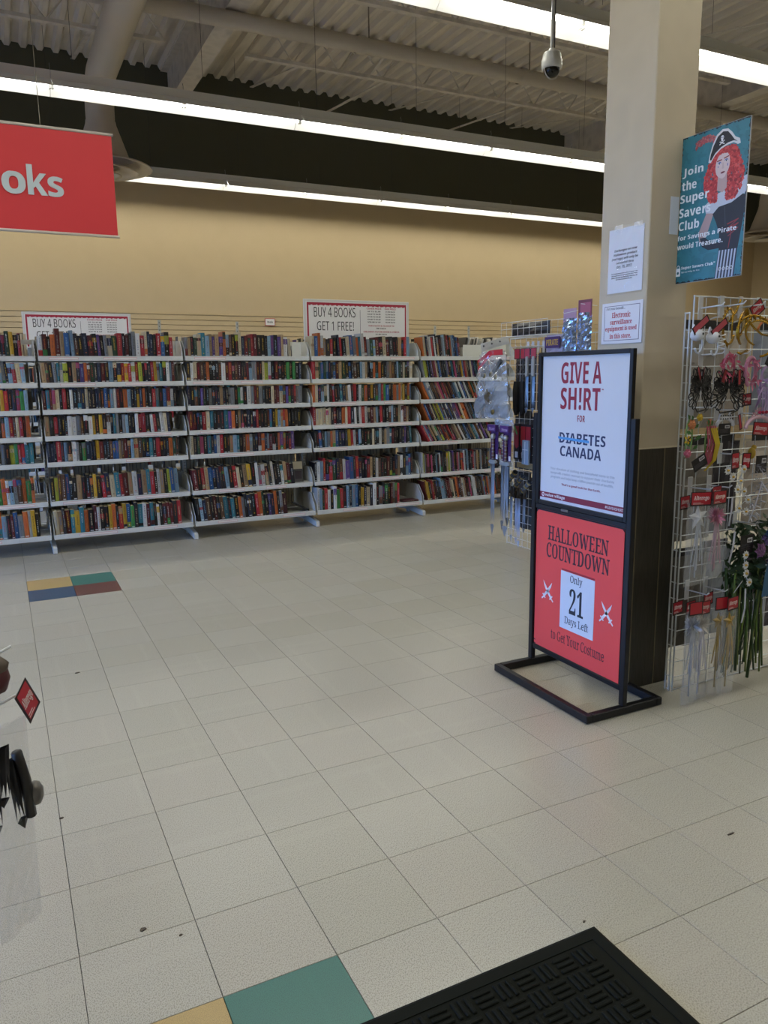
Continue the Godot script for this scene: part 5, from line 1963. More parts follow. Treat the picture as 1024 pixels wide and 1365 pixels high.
		if i == 0:
			header_card(o, Vector3(0.005, 0.098, 0.01), 0.03, 0.055, -0.25, 0.5, false, "b03040")
	var rc = thing("hang_card", "small dark red hang card dangling beside the lace masks", "card", Vector3(2.925, 1.405, -0.41), Basis.IDENTITY, "loose red cards")
	header_card(rc, Vector3.ZERO, 0.06, 0.055, 0.06, 0.0, true, "8f1e2c")

	# flower crowns with ribbons
	for i in 2:
		var o = thing("flower_headband", ["flower crown with orange rose and yellow and pink blooms by the pillar", "flower crown with long pink and yellow ribbons"][i], "headband", [Vector3(2.57, 1.225, -0.40), Vector3(2.70, 1.20, -0.41)][i], Basis.IDENTITY, "flower crowns")
		var s = smooth(st())
		tube(s, ring_pts(Vector3(0, 0, 0), 0.03, 0.075, Basis(Vector3(0, 1, 0), 0.3), 0, TAU, 20), 0.0035, 6, -1.0, true)
		obj("band", s, mat("6d8a4a", 0.7), o)
		if i == 0:
			rose(o, Vector3(0.0, 0.056, 0.01), 0.026, "c07a4a")
			rose(o, Vector3(0.046, 0.085, 0.01), 0.020, "c0a022")
			rose(o, Vector3(-0.018, -0.066, 0.012), 0.024, "b0586e")
			s = st()
			flower(s, Vector3(-0.022, -0.008, 0.014), 0.022, 5)
			obj("blossom", s, mat("c6a21a", 0.6), o)
			barcode_card(o, Vector3(0.045, -0.085, 0.015), 0.085, 0.055, 0.45)
		else:
			rose(o, Vector3(0.0, 0.085, 0.0), 0.018, "b8785a")
			s = st()
			for k in 5:
				ribbon(s, [Vector3(-0.025 + k * 0.012, 0.07, 0.012), Vector3(-0.02 + k * 0.014, 0.0, 0.02), Vector3(-0.03 + k * 0.011, -0.06, 0.016), Vector3(-0.012 + k * 0.008, -0.10, 0.012)], 0.008)
			obj("pink_ribbons", s, mat("a8455f", 0.5), o)
			s = st()
			for k in 3:
				ribbon(s, [Vector3(-0.005 + k * 0.014, 0.06, 0.018), Vector3(0.02 + k * 0.010, -0.01, 0.026), Vector3(0.015 + k * 0.006, -0.08, 0.02), Vector3(-0.03, -0.125, 0.016)], 0.010)
			obj("yellow_ribbons", s, mat("b8a024", 0.5), o)
		s = st()
		for k in 12:
			var a = k * 0.55
			leaf(s, Vector3(cos(a) * 0.03, sin(a) * 0.075, 0.004), Vector3(cos(a * 2.1) * 0.03, sin(a * 1.3) * 0.03, 0.012), 0.018)
		obj("leaves", s, mat("3f6b34", 0.6), o)

	# leopard and pink headbands
	var lo = thing("leopard_headband", "white and black leopard print headband over a black card", "headband", Vector3(2.785, 1.255, -0.40))
	var ls = smooth(st())
	tube(ls, ring_pts(Vector3.ZERO, 0.055, 0.045, Basis.IDENTITY, 0.25, 2.9, 18), 0.008, 8)
	obj("band", ls, mat("b9bcc4", 0.6), lo)
	ls = st()
	for sx in [-1, 1]:
		prism(ls, poly([-0.018, 0, 0.018, 0, 0.006 * sx, 0.032]), 0.008, Transform3D(Basis.IDENTITY, Vector3(sx * 0.024, 0.04, 0)))
	obj("ears", ls, mat("b9bcc4", 0.7), lo)
	ls = st()
	for k in 12:
		box(ls, Vector3(-0.036 + (k % 6) * 0.0145, 0.043 + 0.014 * (k / 6), 0.0085), Vector3(0.006, 0.005, 0.002), Basis(Vector3(0, 0, 1), k * 0.7))
	obj("spots", ls, mat("141418", 0.6), lo)
	barcode_card(lo, Vector3(0.0, 0.022, 0.0), 0.075, 0.05, 0.0)
	header_card(lo, Vector3(0.075, 0.06, 0.01), 0.028, 0.07, 0.25, 0.3, false)
	var po = thing("princess_headband", "pale pink princess headband with jewelled crest over a red card", "headband", Vector3(2.99, 1.245, -0.39))
	ls = smooth(st())
	tube(ls, ring_pts(Vector3.ZERO, 0.085, 0.055, Basis.IDENTITY, 0.05, 3.05, 20), 0.009, 8)
	obj("band", ls, mat("c4a2ae", 0.5), po)
	ls = st()
	for k in 7:
		flower(ls, Vector3(-0.04 + k * 0.014, 0.062 + 0.022 * sin(k * 0.52), 0.004), 0.018, 6)
	obj("crest", ls, mat("b88a98", 0.5), po)
	ls = smooth(st())
	for k in 3:
		ball(ls, Vector3(-0.012 + k * 0.022, 0.075, 0.012), 0.008)
	obj("jewels", ls, mat("a02a44", 0.15), po)
	header_card(po, Vector3(0.02, 0.03, 0.0), 0.105, 0.062, -0.08, 0.0, true)
	var yo = thing("yellow_pendant", "small yellow plush charm hanging under the pink headband", "charm", Vector3(2.985, 1.135, -0.41))
	ls = smooth(st())
	ball(ls, Vector3.ZERO, 0.018, 1.5, 10)
	ball(ls, Vector3(0.012, 0.026, 0), 0.012, 1.0, 10)
	obj("body", ls, mat("a8892e", 0.8), yo)
	ls = st()
	tube(ls, [Vector3(0.012, 0.035, 0), Vector3(0.015, 0.075, 0)], 0.0012, 4)
	obj("string", ls, mat("555555", 0.7), yo)

	# daisy chains with red cards
	for i in 2:
		var o = thing("daisy_crown", ["white daisy crown hanging in a loop below two red cards", "white daisy garland trailing over the green leaves"][i], "headband", [Vector3(2.88, 1.04, -0.39), Vector3(2.935, 0.65, -0.36)][i], Basis.IDENTITY, "daisy chains")
		var pts = []
		if i == 0:
			pts = [Vector3(-0.075, 0.03, 0), Vector3(-0.045, 0.0, 0.004), Vector3(0.02, 0.03, 0.006), Vector3(-0.002, -0.02, 0.01), Vector3(-0.02, -0.058, 0.012), Vector3(0.025, -0.07, 0.01), Vector3(0.055, -0.11, 0.01), Vector3(0.0, -0.145, 0.01), Vector3(0.05, -0.165, 0.008)]
			header_card(o, Vector3(-0.02, 0.105, -0.005), 0.058, 0.075, 0.06, 0.1, true)
			header_card(o, Vector3(0.055, 0.10, -0.005), 0.05, 0.072, -0.04, -0.1, true)
		else:
			pts = [Vector3(-0.012, 0.028, 0), Vector3(-0.008, -0.02, 0), Vector3(0.0, -0.06, 0), Vector3(0.024, -0.105, 0)]
			barcode_card(o, Vector3(0.012, 0.115, -0.012), 0.085, 0.085, 0.0)
		var s = st()
		tube(s, pts, 0.0018, 4)
		obj("cord", s, mat("b6bcc2", 0.6), o)
		s = st()
		for q in pts:
			flower(s, q + Vector3(0, 0, 0.006), 0.022, 9)
		obj("petals", s, mat("cdd0d4", 0.6), o)
		s = smooth(st())
		for q in pts:
			ball(s, q + Vector3(0, 0, 0.009), 0.0065, 0.8)
		obj("centres", s, mat("b89232", 0.7), o)
		s = st()
		if i == 0:
			ribbon(s, [Vector3(-0.05, -0.09, 0.02), Vector3(-0.058, -0.15, 0.025), Vector3(-0.062, -0.22, 0.02)], 0.010)
			ribbon(s, [Vector3(-0.02, -0.25, 0.02), Vector3(-0.03, -0.31, 0.025), Vector3(-0.045, -0.39, 0.02)], 0.011)
		else:
			ribbon(s, [Vector3(-0.03, -0.09, 0.012), Vector3(-0.09, -0.135, 0.02)], 0.009, Vector3(0.4, 1, 0))
			ribbon(s, [Vector3(-0.005, -0.13, 0.012), Vector3(-0.01, -0.22, 0.02), Vector3(-0.02, -0.29, 0.016)], 0.010)
		obj("white_ribbons", s, mat("b9bfd0", 0.5), o)
	var to = thing("tinsel_garland", "silver white tinsel garland hanging beside the daisy crown", "garland", Vector3(3.02, 0.95, -0.40))
	var r2 = RandomNumberGenerator.new()
	r2.seed = 88
	var ts2 = st()
	for k in 150:
		var y = r2.randf_range(-0.14, 0.14)
		var q = Vector3(r2.randf_range(-0.03, 0.03) + 0.015 * sin(y * 20), y, r2.randf_range(-0.02, 0.02))
		leaf(ts2, q, Vector3(r2.randf_range(-1, 1), r2.randf_range(-1, 0.4), r2.randf_range(-0.5, 1)) * 0.035, 0.005)
	obj("tinsel", ts2, mat("a9adbb", 0.25, 0.4), to)
	ts2 = st()
	ribbon(ts2, [Vector3(0.01, 0.05, 0.02), Vector3(-0.03, -0.05, 0.025), Vector3(-0.07, -0.13, 0.025)], 0.008)
	ribbon(ts2, [Vector3(0.0, 0.06, 0.02), Vector3(0.05, 0.0, 0.03), Vector3(0.09, -0.04, 0.03)], 0.008)
	obj("ribbon_tails", ts2, mat("b4b8cc", 0.5), to)
	barcode_card(to, Vector3(0.035, 0.17, -0.01), 0.075, 0.08, 0.0)

	# wands in clear sleeves with red header cards
	var wands = [[2.655, 0.985, "white star wand with long ribbons under the upper red cards", "star", "c6c9cc", "b4bac8", 0.36, 0.115], [2.755, 0.985, "pink puff wand with ribbons under the upper red cards", "puff", "b8728c", "b890a4", 0.34, 0.10], [2.635, 0.495, "silver tinsel wand with white ribbons under the lower red cards", "puff", "9da3b0", "aab2c6", 0.42, 0.075], [2.72, 0.480, "white puff wand with long ribbons under the lower red cards", "puff", "b7b3ae", "bcbcd0", 0.42, 0.085], [2.815, 0.490, "gold star wand beside another gold wand", "star", "8a7024", "947c34", 0.41, 0.075], [2.872, 0.485, "outer gold star wand next to the green stems", "star", "9a7c28", "a08434", 0.41, 0.085]]
	var n = 0
	for w in wands:
		var o = thing("toy_wand", w[2], "wand", Vector3(w[0], w[1], -0.40 + 0.012 * (n % 3)), Basis.IDENTITY, "bagged toy wands")
		var hm = mat(w[4], 0.35, 0.3 if n >= 4 else 0.0)
		var rm = mat(w[5], 0.5)
		var cy = -0.115
		var s
		if w[3] == "star":
			s = st()
			var R = 0.060 if n == 0 else 0.043
			var sp = star_poly(5, R, R * 0.46, 0.1)
			for k in 10:
				var a = sp[k]
				var b = sp[(k + 1) % 10]
				tri(s, Vector3(a.x, cy + a.y, 0), Vector3(b.x, cy + b.y, 0), Vector3(0, cy, 0.014))
				tri(s, Vector3(b.x, cy + b.y, 0), Vector3(a.x, cy + a.y, 0), Vector3(0, cy, -0.014))
			obj("star_head", s, hm, o)
		else:
			s = st()
			var r = RandomNumberGenerator.new()
			r.seed = 200 + n
			for k in 90:
				var d = Vector3(r.randf_range(-1, 1), r.randf_range(-1, 1), r.randf_range(-0.6, 0.6)).normalized()
				leaf(s, Vector3(0, cy, 0), d * r.randf_range(0.025, 0.055), 0.014)
			obj("puff_head", s, hm, o)
		s = smooth(st())
		tube(s, [Vector3(0, cy - 0.015, -0.002), Vector3(0.002, -w[6] - 0.03, -0.002)], 0.0035, 6)
		obj("stick", s, rm, o)
		s = st()
		for k in 5:
			var dx = -0.024 + k * 0.012
			ribbon(s, [Vector3(dx * 0.3, cy - 0.02, 0.004), Vector3(dx * 0.9, cy - 0.11, 0.008 + 0.003 * (k % 2)), Vector3(dx * 1.5, cy - 0.20 - 0.02 * (k % 3), 0.006)], 0.006)
		obj("ribbons", s, rm, o)
		s = bag_shape(w[7] + 0.02, w[6] + 0.02, 0.022, 300 + n)
		obj("clear_sleeve", s, film(0.15, "cfd6dc", 0.16), o, Vector3(0, -0.045, 0))
		header_card(o, Vector3(0, 0.0, 0.013), w[7], 0.062, 0.03 * ((n % 3) - 1), 0.12 * ((n % 2) * 2 - 1), n in [0, 1, 3, 5])
		n += 1
	# header cards of the packs behind
	for q in [[2.605, 0.965, "plain red header card peeking out closest to the pillar, upper row"], [2.80, 0.995, "red header card tucked behind the pink wand card"], [2.598, 0.485, "red header card closest to the pillar, lower row"], [2.68, 0.475, "red header card between the silver and white wands"], [2.79, 0.50, "red header card tucked behind the gold wands"]]:
		var o = thing("hang_card", q[2], "card", Vector3(q[0], q[1], -0.432), Basis.IDENTITY, "loose red cards")
		header_card(o, Vector3.ZERO, 0.075, 0.06, 0.04, 0.15, true)

	# green leaf garland with stems, and blue flowers
	var go = thing("leaf_garland", "dark green leafy garland with long trailing stems", "garland", Vector3(3.02, 0.80, -0.42))
	var r3 = RandomNumberGenerator.new()
	r3.seed = 17
	var gs = st()
	for k in 260:
		var y = r3.randf_range(-0.32, 0.02)
		leaf(gs, Vector3(r3.randf_range(-0.13, 0.13), y, r3.randf_range(-0.04, 0.03)), Vector3(r3.randf_range(-1, 1), r3.randf_range(-1, 0.6), r3.randf_range(-0.4, 1)) * 0.06, 0.028)
	var lo2 = obj("leaves", gs, mat("1f3a20", 0.55), go)
	lo2.set_meta("kind", "stuff")
	var stem_cols = ["2f4a22", "5f7a34", "3c5a2a", "6f7f42", "24401f", "7d8a4c"]
	for k in 16:
		gs = smooth(st())
		var x = -0.115 + k * 0.016
		tube(gs, [Vector3(x, -0.2, r3.randf_range(-0.03, 0.02)), Vector3(x + r3.randf_range(-0.015, 0.015), -0.45, 0.01), Vector3(x + r3.randf_range(-0.03, 0.03), -0.66 - 0.11 * r3.randf(), r3.randf_range(-0.02, 0.03))], 0.0045 if k % 4 else 0.0075, 6)
		obj("stem", gs, mat(stem_cols[k % 6], 0.5), go)
	gs = st()
	for k in 40:
		var x = r3.randf_range(-0.12, 0.12)
		ribbon(gs, [Vector3(x, r3.randf_range(-0.35, -0.2), r3.randf_range(-0.04, 0.0)), Vector3(x + r3.randf_range(-0.02, 0.02), -0.5, 0.0), Vector3(x + r3.randf_range(-0.03, 0.03), r3.randf_range(-0.74, -0.6), r3.randf_range(-0.03, 0.02))], r3.randf_range(0.006, 0.012))
	var gk = obj("raffia_strands", gs, mat("1c2f1a", 0.6), go)
	gk.set_meta("kind", "stuff")
	var bo = thing("flower_lei", "blue and purple cloth flowers with striped lilac ribbons", "flowers", Vector3(3.12, 0.69, -0.36))
	for k in 9:
		var s = st()
		var c = Vector3(r3.randf_range(-0.05, 0.07), 0.07 - k * 0.021, r3.randf_range(-0.01, 0.02))
		for j in 3:
			flower(s, c + Vector3(0, 0, 0.006 * j), 0.042 - 0.008 * j, 6, Basis(Vector3(0, 0, 1), j * 0.6) * Basis(Vector3(1, 0, 0), r3.randf_range(-0.6, 0.6)))
		obj("bloom", s, mat(["2d4f80", "4f4278", "276072", "6a4a7c", "2f3f74"][k % 5], 0.6), bo)
	var s5 = st()
	for k in 5:
		ribbon(s5, [Vector3(-0.05 + k * 0.02, 0.0, 0.03), Vector3(-0.075 + k * 0.03, -0.12, 0.03), Vector3(-0.08 + k * 0.03, -0.22, 0.025)], 0.028)
	obj("blue_ribbons", s5, mat("2c5f86", 0.4), bo)
	s5 = st()
	for k in 3:
		ribbon(s5, [Vector3(-0.02 + k * 0.013, 0.03, 0.045), Vector3(-0.03 + k * 0.014, -0.07, 0.05), Vector3(-0.018 + k * 0.014, -0.16, 0.048), Vector3(0.0 + k * 0.02, -0.21, 0.045)], 0.006)
	obj("lilac_ribbons", s5, mat("9a86bc", 0.4), bo)
	var pf = thing("pink_flower", "single mauve cloth flower sticking out of the blue flowers", "flower", Vector3(3.015, 0.69, -0.35))
	s5 = st()
	for j in 3:
		flower(s5, Vector3(0, 0, 0.005 * j), 0.04 - 0.008 * j, 6, Basis(Vector3(0, 0, 1), j * 0.5))
	obj("petals", s5, mat("7c5680", 0.6), pf)

	# costume packs hung on the far side of the rack, seen through the wires
	var cols = [["8d8982", "pale grey"], ["9a9288", "cream grey"], ["7f8794", "blue grey"], ["8a6f78", "dusty pink"], ["77726a", "stone grey"], ["2a2730", "charcoal"], ["a39a90", "cream"], ["6d5a68", "mauve"], ["57534e", "dark grey"], ["8f97a4", "silver"], ["3a3440", "plum"], ["857a6a", "tan"]]
	for i in 12:
		var cx = 2.915 + (i % 4) * 0.255
		var top = [1.70, 1.155, 0.61][i / 4]
		var o = thing("costume_pack", "%s costume pack hung behind the wire grid, %s row" % [cols[i][1], ["upper", "middle", "lower"][i / 4]], "costume", Vector3(cx, top, -0.68 - 0.06 * (i % 2)), Basis.IDENTITY, "costume packs behind the grid")
		var s = bag_shape(0.28, 0.465, 0.05, 500 + i, 6, 9)
		obj("folded_costume", s, mat(cols[i][0], 0.35), o)
		s = st()
		box(s, Vector3(0, 0.02, 0), Vector3(0.2, 0.04, 0.002))
		obj("hang_card", s, mat("18171b", 0.5), o)
		s = st()
		tube(s, [Vector3(0, 0.03, 0), Vector3(0, 0.046, 0.08), Vector3(0, 0.048, 0.155 + 0.06 * (i % 2))], 0.003, 5)
		obj("hook", s, mat("b6babd", 0.4), o)

func blade(s, L, w, t, xf):
	# double edged blade from y = 0 down to a point at -L
	var pr = [Vector2(-w * 0.5, 0), Vector2(-w * 0.5, -L * 0.86), Vector2(0, -L), Vector2(w * 0.5, -L * 0.86), Vector2(w * 0.5, 0)]
	for sg in [1.0, -1.0]:
		for i in 4:
			var a = pr[i]
			var b = pr[i + 1]
			var m0 = Vector3(0, a.y if i != 2 else a.y, sg * t * 0.5)
			tri(s, xf * Vector3(a.x, a.y, 0), xf * Vector3(b.x, b.y, 0), xf * Vector3(0, -L * (0.02 if i in [0, 3] else 0.84), sg * t * 0.5))
		tri(s, xf * Vector3(-w * 0.5, 0, 0), xf * Vector3(0, -L * 0.84, sg * t * 0.5), xf * Vector3(0, -L * 0.02, sg * t * 0.5))
		tri(s, xf * Vector3(w * 0.5, 0, 0), xf * Vector3(0, -L * 0.02, sg * t * 0.5), xf * Vector3(0, -L * 0.84, sg * t * 0.5))

func build_sword_display():
	var X = 3.92
	var B = FACE_LEFT
	wire_grid("white wire grid panel carrying the toy swords by the bookshelves", Vector3(X, 0, -3.60), B, 0.61, 1.80)
	wire_grid("white wire grid panel with toy pistols half behind the black stand", Vector3(X, 0, -2.988), B, 0.61, 1.80)
	wire_grid("white wire grid panel behind the black stand under the shiny bags", Vector3(X, 0, -2.376), B, 0.61, 1.80)
	var wm = mat("c4c8c8", 0.4)
	# white arm plate with bolts
	var ar = thing("display_arm", "white metal arm plate with dark bolts above the bagged armour", "bracket", Vector3(3.77, 1.757, -3.606), Basis(Vector3(0, 0, 1), 0.24))
	var s = st()
	bevel_box(s, Vector3.ZERO, Vector3(0.29, 0.065, 0.004), 0.001)
	obj("plate", s, wm, ar)
	for k in 3:
		s = smooth(st())
		ball(s, Vector3(-0.12 + k * 0.085, 0.008, 0.003), 0.009, 1.0, 8)
		obj("bolt", s, mat("5d6062", 0.4, 0.6), ar)
	s = st()
	span(s, Vector3(0.12, -0.03, -0.02), Vector3(0.143, 0.03, -0.002))
	obj("bracket", s, wm, ar)
	# wire basket along the top
	var bk = thing("wire_basket", "shallow white wire basket along the top of the sword rack", "basket", Vector3(X, 1.803, -3.49), B)
	s = st()
	for zz in [0.01, 0.17]:
		for yy in [0.0, 0.06, 0.115]:
			tube(s, [Vector3(0, yy, zz), Vector3(0.61, yy, zz)], 0.0024, 4)
		for k in 9:
			tube(s, [Vector3(k * 0.0766, 0, zz), Vector3(k * 0.0766, 0.115, zz)], 0.0022, 4)
	for k in 9:
		tube(s, [Vector3(k * 0.0766, 0, 0.01), Vector3(k * 0.0766, 0, 0.17)], 0.0022, 4)
	obj("wires", s, wm, bk)
	var bd = thing("black_pack", "flat black pack lying in the wire basket on the rack", "pack", Vector3(X, 1.81, -3.42), B)
	s = bag_shape(0.5, 0.10, 0.05, 41, 6, 4)
	obj("pack", s, mat("1b1b20", 0.35), bd, Vector3(0.22, 0.10, 0.09))

	# bagged armour with pistol
	var ba = thing("costume_bag", "large clear bag of silver armour and coins with red header", "costume bag", Vector3(3.66, 1.69, -3.475), B)
	s = bag_shape(0.34, 0.56, 0.13, 77, 12, 18, 1.5)
	obj("clear_bag", s, film(0.22, "c8d2dc", 0.10), ba)
	s = bag_shape(0.30, 0.30, 0.05, 79, 8, 8, 1.15)
	obj("grey_tunic", s, mat("8b9198", 0.4, 0.2), ba, Vector3(0.03, -0.25, -0.012))
	s = st()
	prism(s, poly([-0.21, -0.47, -0.185, -0.40, -0.06, -0.36, 0.01, -0.30, 0.03, -0.325, -0.01, -0.40, -0.08, -0.455, -0.19, -0.52]), 0.03, Transform3D(Basis.IDENTITY, Vector3(0, 0, 0.035)))
	obj("silver_gauntlet", s, mat("9aa4ae", 0.3, 0.6), ba)
	s = st()
	prism(s, poly([-0.04, -0.37, 0.0, -0.31, 0.04, -0.36, 0.03, -0.43, -0.01, -0.44]), 0.035, Transform3D(Basis.IDENTITY, Vector3(0, 0, 0.045)))
	obj("gold_grip", s, mat("5a4c30", 0.45, 0.4), ba)
	s = st()
	bar(s, Vector3(0.06, -0.17, 0.03), Vector3(0.16, -0.08, 0.03), 0.03, 0.02)
	obj("dark_strap", s, mat("3d4247", 0.5), ba)
	for q in [[-0.06, -0.20], [0.04, -0.19], [0.10, -0.21], [0.07, -0.50]]:
		s = smooth(st())
		lathe(s, [[0.0, -0.004], [0.022, -0.004], [0.022, 0.004], [0.0, 0.004]], 14, Transform3D(Basis(Vector3(1, 0, 0), PI / 2), Vector3(q[0], q[1], 0.045)))
		obj("coin", s, mat("7a6a3c", 0.35, 0.7), ba)
	s = st()
	prism(s, poly([-0.20, -0.075, -0.02, 0.005, 0.165, 0.012, 0.168, -0.035, 0.0, -0.035, -0.19, -0.16, -0.195, -0.14, -0.09, -0.06, -0.19, -0.09]), 0.004, Transform3D(Basis.IDENTITY, Vector3(0, 0, 0.02)))
	obj("red_header", s, mat("b52638", 0.35), ba)

	# hanging chained flails and knives under red cards
	var dl = ["black toy flail under the first red card of the rack", "black toy cleaver beside the flail", "grey toy knife next to the black cleaver", "grey toy dagger half behind the stand"]
	for k in 4:
		var z = -3.33 + k * 0.068
		peg("white peg hook holding the %s dark toy weapon on the sword rack" % ["first", "second", "third", "fourth"][k], Vector3(X - 0.006, 1.715, z), B, 0.13)
		var o = thing("toy_weapon", dl[k], "toy weapon", Vector3(3.80 + 0.012 * (k % 2), 1.66, z), B, "dark toy weapons")
		header_card(o, Vector3(0, 0.045, 0.0), 0.062, 0.085, 0.0, 0.2, false, "a01f30")
		if k < 2:
			s = smooth(st())
			for j in 7:
				tube(s, ring_pts(Vector3(0.004 * (j % 2), -0.05 - j * 0.026, 0), 0.008, 0.014, Basis(Vector3(0, 1, 0), 1.2 * (j % 2)), 0, TAU, 8), 0.003, 4, -1.0, true)
			obj("chain", s, mat("55585c", 0.4, 0.6), o)
			s = st()
			prism(s, poly([-0.02, -0.22, 0.02, -0.22, 0.034, -0.32, 0.026, -0.47, 0.0, -0.50, -0.026, -0.45, -0.034, -0.30]), 0.03)
			obj("dark_head", s, mat("17181a", 0.45), o)
		else:
			s = st()
			bevel_box(s, Vector3(0, -0.10, 0), Vector3(0.03, 0.16, 0.018), 0.004)
			obj("handle", s, mat("8f9292", 0.4), o)
			s = st()
			blade(s, 0.30, 0.045, 0.014, Transform3D(Basis.IDENTITY, Vector3(0, -0.18, 0)))
			obj("blade", s, mat("6f7a84", 0.3, 0.6), o)

	# swords with purple hilt packs
	var sl = ["toy sword with purple hilt pack closest to the bookshelves", "narrow grey toy sword between the purple packs", "toy sword with wide silver crossguard and purple pack", "dark toy sword behind the wide crossguard"]
	for k in 4:
		var z = [-3.456, -3.370, -3.258, -3.306][k]
		var o = thing("toy_sword", sl[k], "toy sword", Vector3([3.66, 3.70, 3.65, 3.71][k], 0.757, z), B, "toy swords")
		s = st()
		blade(s, [0.63, 0.58, 0.61, 0.54][k], [0.056, 0.046, 0.082, 0.05][k], 0.016, Transform3D.IDENTITY)
		obj("blade", s, mat(["82868a", "63676b", "8d949b", "36383c"][k], 0.35, 0.45), o)
		s = st()
		var gw = [0.05, 0.03, 0.075, 0.03][k]
		prism(s, poly([-gw, 0.008, -gw * 0.6, 0.026, gw * 0.6, 0.026, gw, 0.008, gw * 0.5, -0.006, -gw * 0.5, -0.006]), 0.026)
		obj("crossguard", s, mat("a2aab0", 0.35, 0.5), o)
		s = smooth(st())
		tube(s, [Vector3(0, 0.02, 0), Vector3(0, 0.10, 0), Vector3(0, 0.2, 0)], 0.011, 8)
		obj("grip", s, mat("6b4f48", 0.5), o)
		s = smooth(st())
		for j in 6:
			ball(s, Vector3(0, 0.035 + j * 0.03, 0), 0.0135, 0.6)
		obj("grip_rings", s, mat("8a8d92", 0.35, 0.6), o)
		s = smooth(st())
		ball(s, Vector3(0, 0.225, 0), 0.024, 1.1, 10)
		obj("pommel", s, mat("a7a9aa", 0.3, 0.6), o)
		if k != 1 and k != 3:
			s = st()
			span(s, Vector3(-0.055, 0.03, -0.017), Vector3(0.055, 0.27, -0.014))
			obj("pack_card", s, mat("3a1c52", 0.4), o)
			s = st()
			span(s, Vector3(-0.058, 0.27, -0.018), Vector3(0.058, 0.325, 0.02))
			obj("pack_header", s, mat("4a2a6c", 0.35), o)
			lettering(o, "Pirate", -0.035, 0.045, 0.280, 0.305, mat("b9aecb", 0.5), false, "Droid Serif", 0.0205)
			s = st()
			span(s, Vector3(0.025, 0.035, -0.014), Vector3(0.05, 0.075, -0.012))
			obj("price_label", s, mat("d0d2d6", 0.5), o)
	# clear plastic tops of the sword packs
	var ct = thing("clear_pack", "clear plastic pack tops bunched above the purple sword packs", "pack", Vector3(3.70, 1.125, -3.36), B)
	s = bag_shape(0.26, 0.10, 0.05, 91, 12, 5, 1.1)
	obj("plastic", s, film(0.35, "b7c6d8", 0.10), ct)

	# red and black carded packs
	for k in 3:
		var o = thing("carded_pack", ["red and black carded toy with green trim on the rack", "red carded toy pack over the small blue box", "red carded toy pack touching the black stand"][k], "toy pack", Vector3(3.82, 1.09, [-3.335, -3.245, -3.175][k]), B, "carded toy packs")
		s = st()
		box(s, Vector3(0, -0.15, 0), Vector3(0.075, 0.30, 0.01))
		obj("card", s, mat("16121a", 0.45), o)
		s = st()
		prism(s, poly([-0.03, -0.02, 0.03, -0.02, 0.03, -0.19, 0.0, -0.21, -0.03, -0.17]), 0.004, Transform3D(Basis.IDENTITY, Vector3(0, 0, 0.007)))
		obj("red_panel", s, mat(["8c2230", "982430", "8a1e2a"][k], 0.4), o)
		if k == 0:
			s = st()
			bar(s, Vector3(-0.025, -0.02, 0.012), Vector3(0.015, -0.09, 0.012), 0.012, 0.003)
			obj("green_trim", s, mat("3f8a3a", 0.5), o)
		s = st()
		span(s, Vector3(-0.02, -0.285, 0.005), Vector3(0.02, -0.235, 0.0065))
		obj("price_label", s, mat("b9bcc4", 0.5), o)
	var bx = thing("small_box", "small pale blue window box hanging under the red packs", "box", Vector3(3.80, 0.86, -3.185), B)
	s = st()
	bevel_box(s, Vector3.ZERO, Vector3(0.085, 0.20, 0.02), 0.002)
	obj("carton", s, mat("7f93a8", 0.4), bx)
	s = st()
	span(s, Vector3(-0.002, -0.09, 0.010), Vector3(0.004, 0.09, 0.012))
	span(s, Vector3(-0.035, 0.02, 0.010), Vector3(0.035, 0.025, 0.012))
	obj("white_lines", s, mat("c3ccd6", 0.4), bx)

	# flintlock pistols and daggers
	for k in 3:
		var o = thing("toy_pistol", ["silver toy pistol with gold bands beside the wide sword", "silver toy pistol with dark grip in the middle of the rack", "silver toy pistol touching the black stand"][k], "toy pistol", Vector3(3.79 + 0.014 * k, [0.63, 0.60, 0.56][k], [-3.37, -3.285, -3.205][k]), B * Basis(Vector3(0, 0, 1), 0.75), "toy pistols")
		s = smooth(st())
		tube(s, [Vector3(-0.075, 0, 0), Vector3(0.085, 0, 0)], 0.016, 10, 0.021)
		obj("barrel", s, mat("95a0b0", 0.25, 0.7), o)
		s = smooth(st())
		for q in [-0.04, 0.02, 0.07]:
			tube(s, [Vector3(q - 0.008, 0, 0), Vector3(q + 0.008, 0, 0)], 0.023, 10)
		obj("gold_bands", s, mat("9c8a58", 0.35, 0.5), o)
		s = st()
		prism(s, poly([-0.07, 0.012, -0.10, 0.006, -0.135, -0.06, -0.115, -0.085, -0.09, -0.04, -0.06, -0.018]), 0.026)
		obj("grip", s, mat("2b2623", 0.5), o)
		s = smooth(st())
		tube(s, ring_pts(Vector3(-0.055, -0.03, 0), 0.02, 0.016, Basis.IDENTITY, PI, TAU, 8), 0.003, 5)
		obj("trigger_guard", s, mat("4a4a4c", 0.4, 0.5), o)
	for k in 4:
		var o = thing("toy_dagger", ["silver toy dagger hanging beside the wide sword tip", "white toy dagger second along below the pistols", "pale toy dagger third along below the pistols", "short toy dagger touching the black stand"][k], "toy dagger", Vector3(3.80 + 0.012 * (k % 2), 0.47, [-3.375, -3.32, -3.265, -3.21][k]), B, "toy daggers")
		s = st()
		blade(s, [0.40, 0.42, 0.44, 0.30][k], 0.036, 0.012, Transform3D.IDENTITY)
		obj("blade", s, mat(["959ca3", "a9aebb", "a3adbf", "7c848c"][k], 0.35, 0.35), o)
		s = st()
		prism(s, poly([-0.032, 0.012, 0.032, 0.012, 0.02, -0.004, -0.02, -0.004]), 0.016)
		obj("crossguard", s, mat("42392c", 0.4, 0.3), o)
		s = smooth(st())
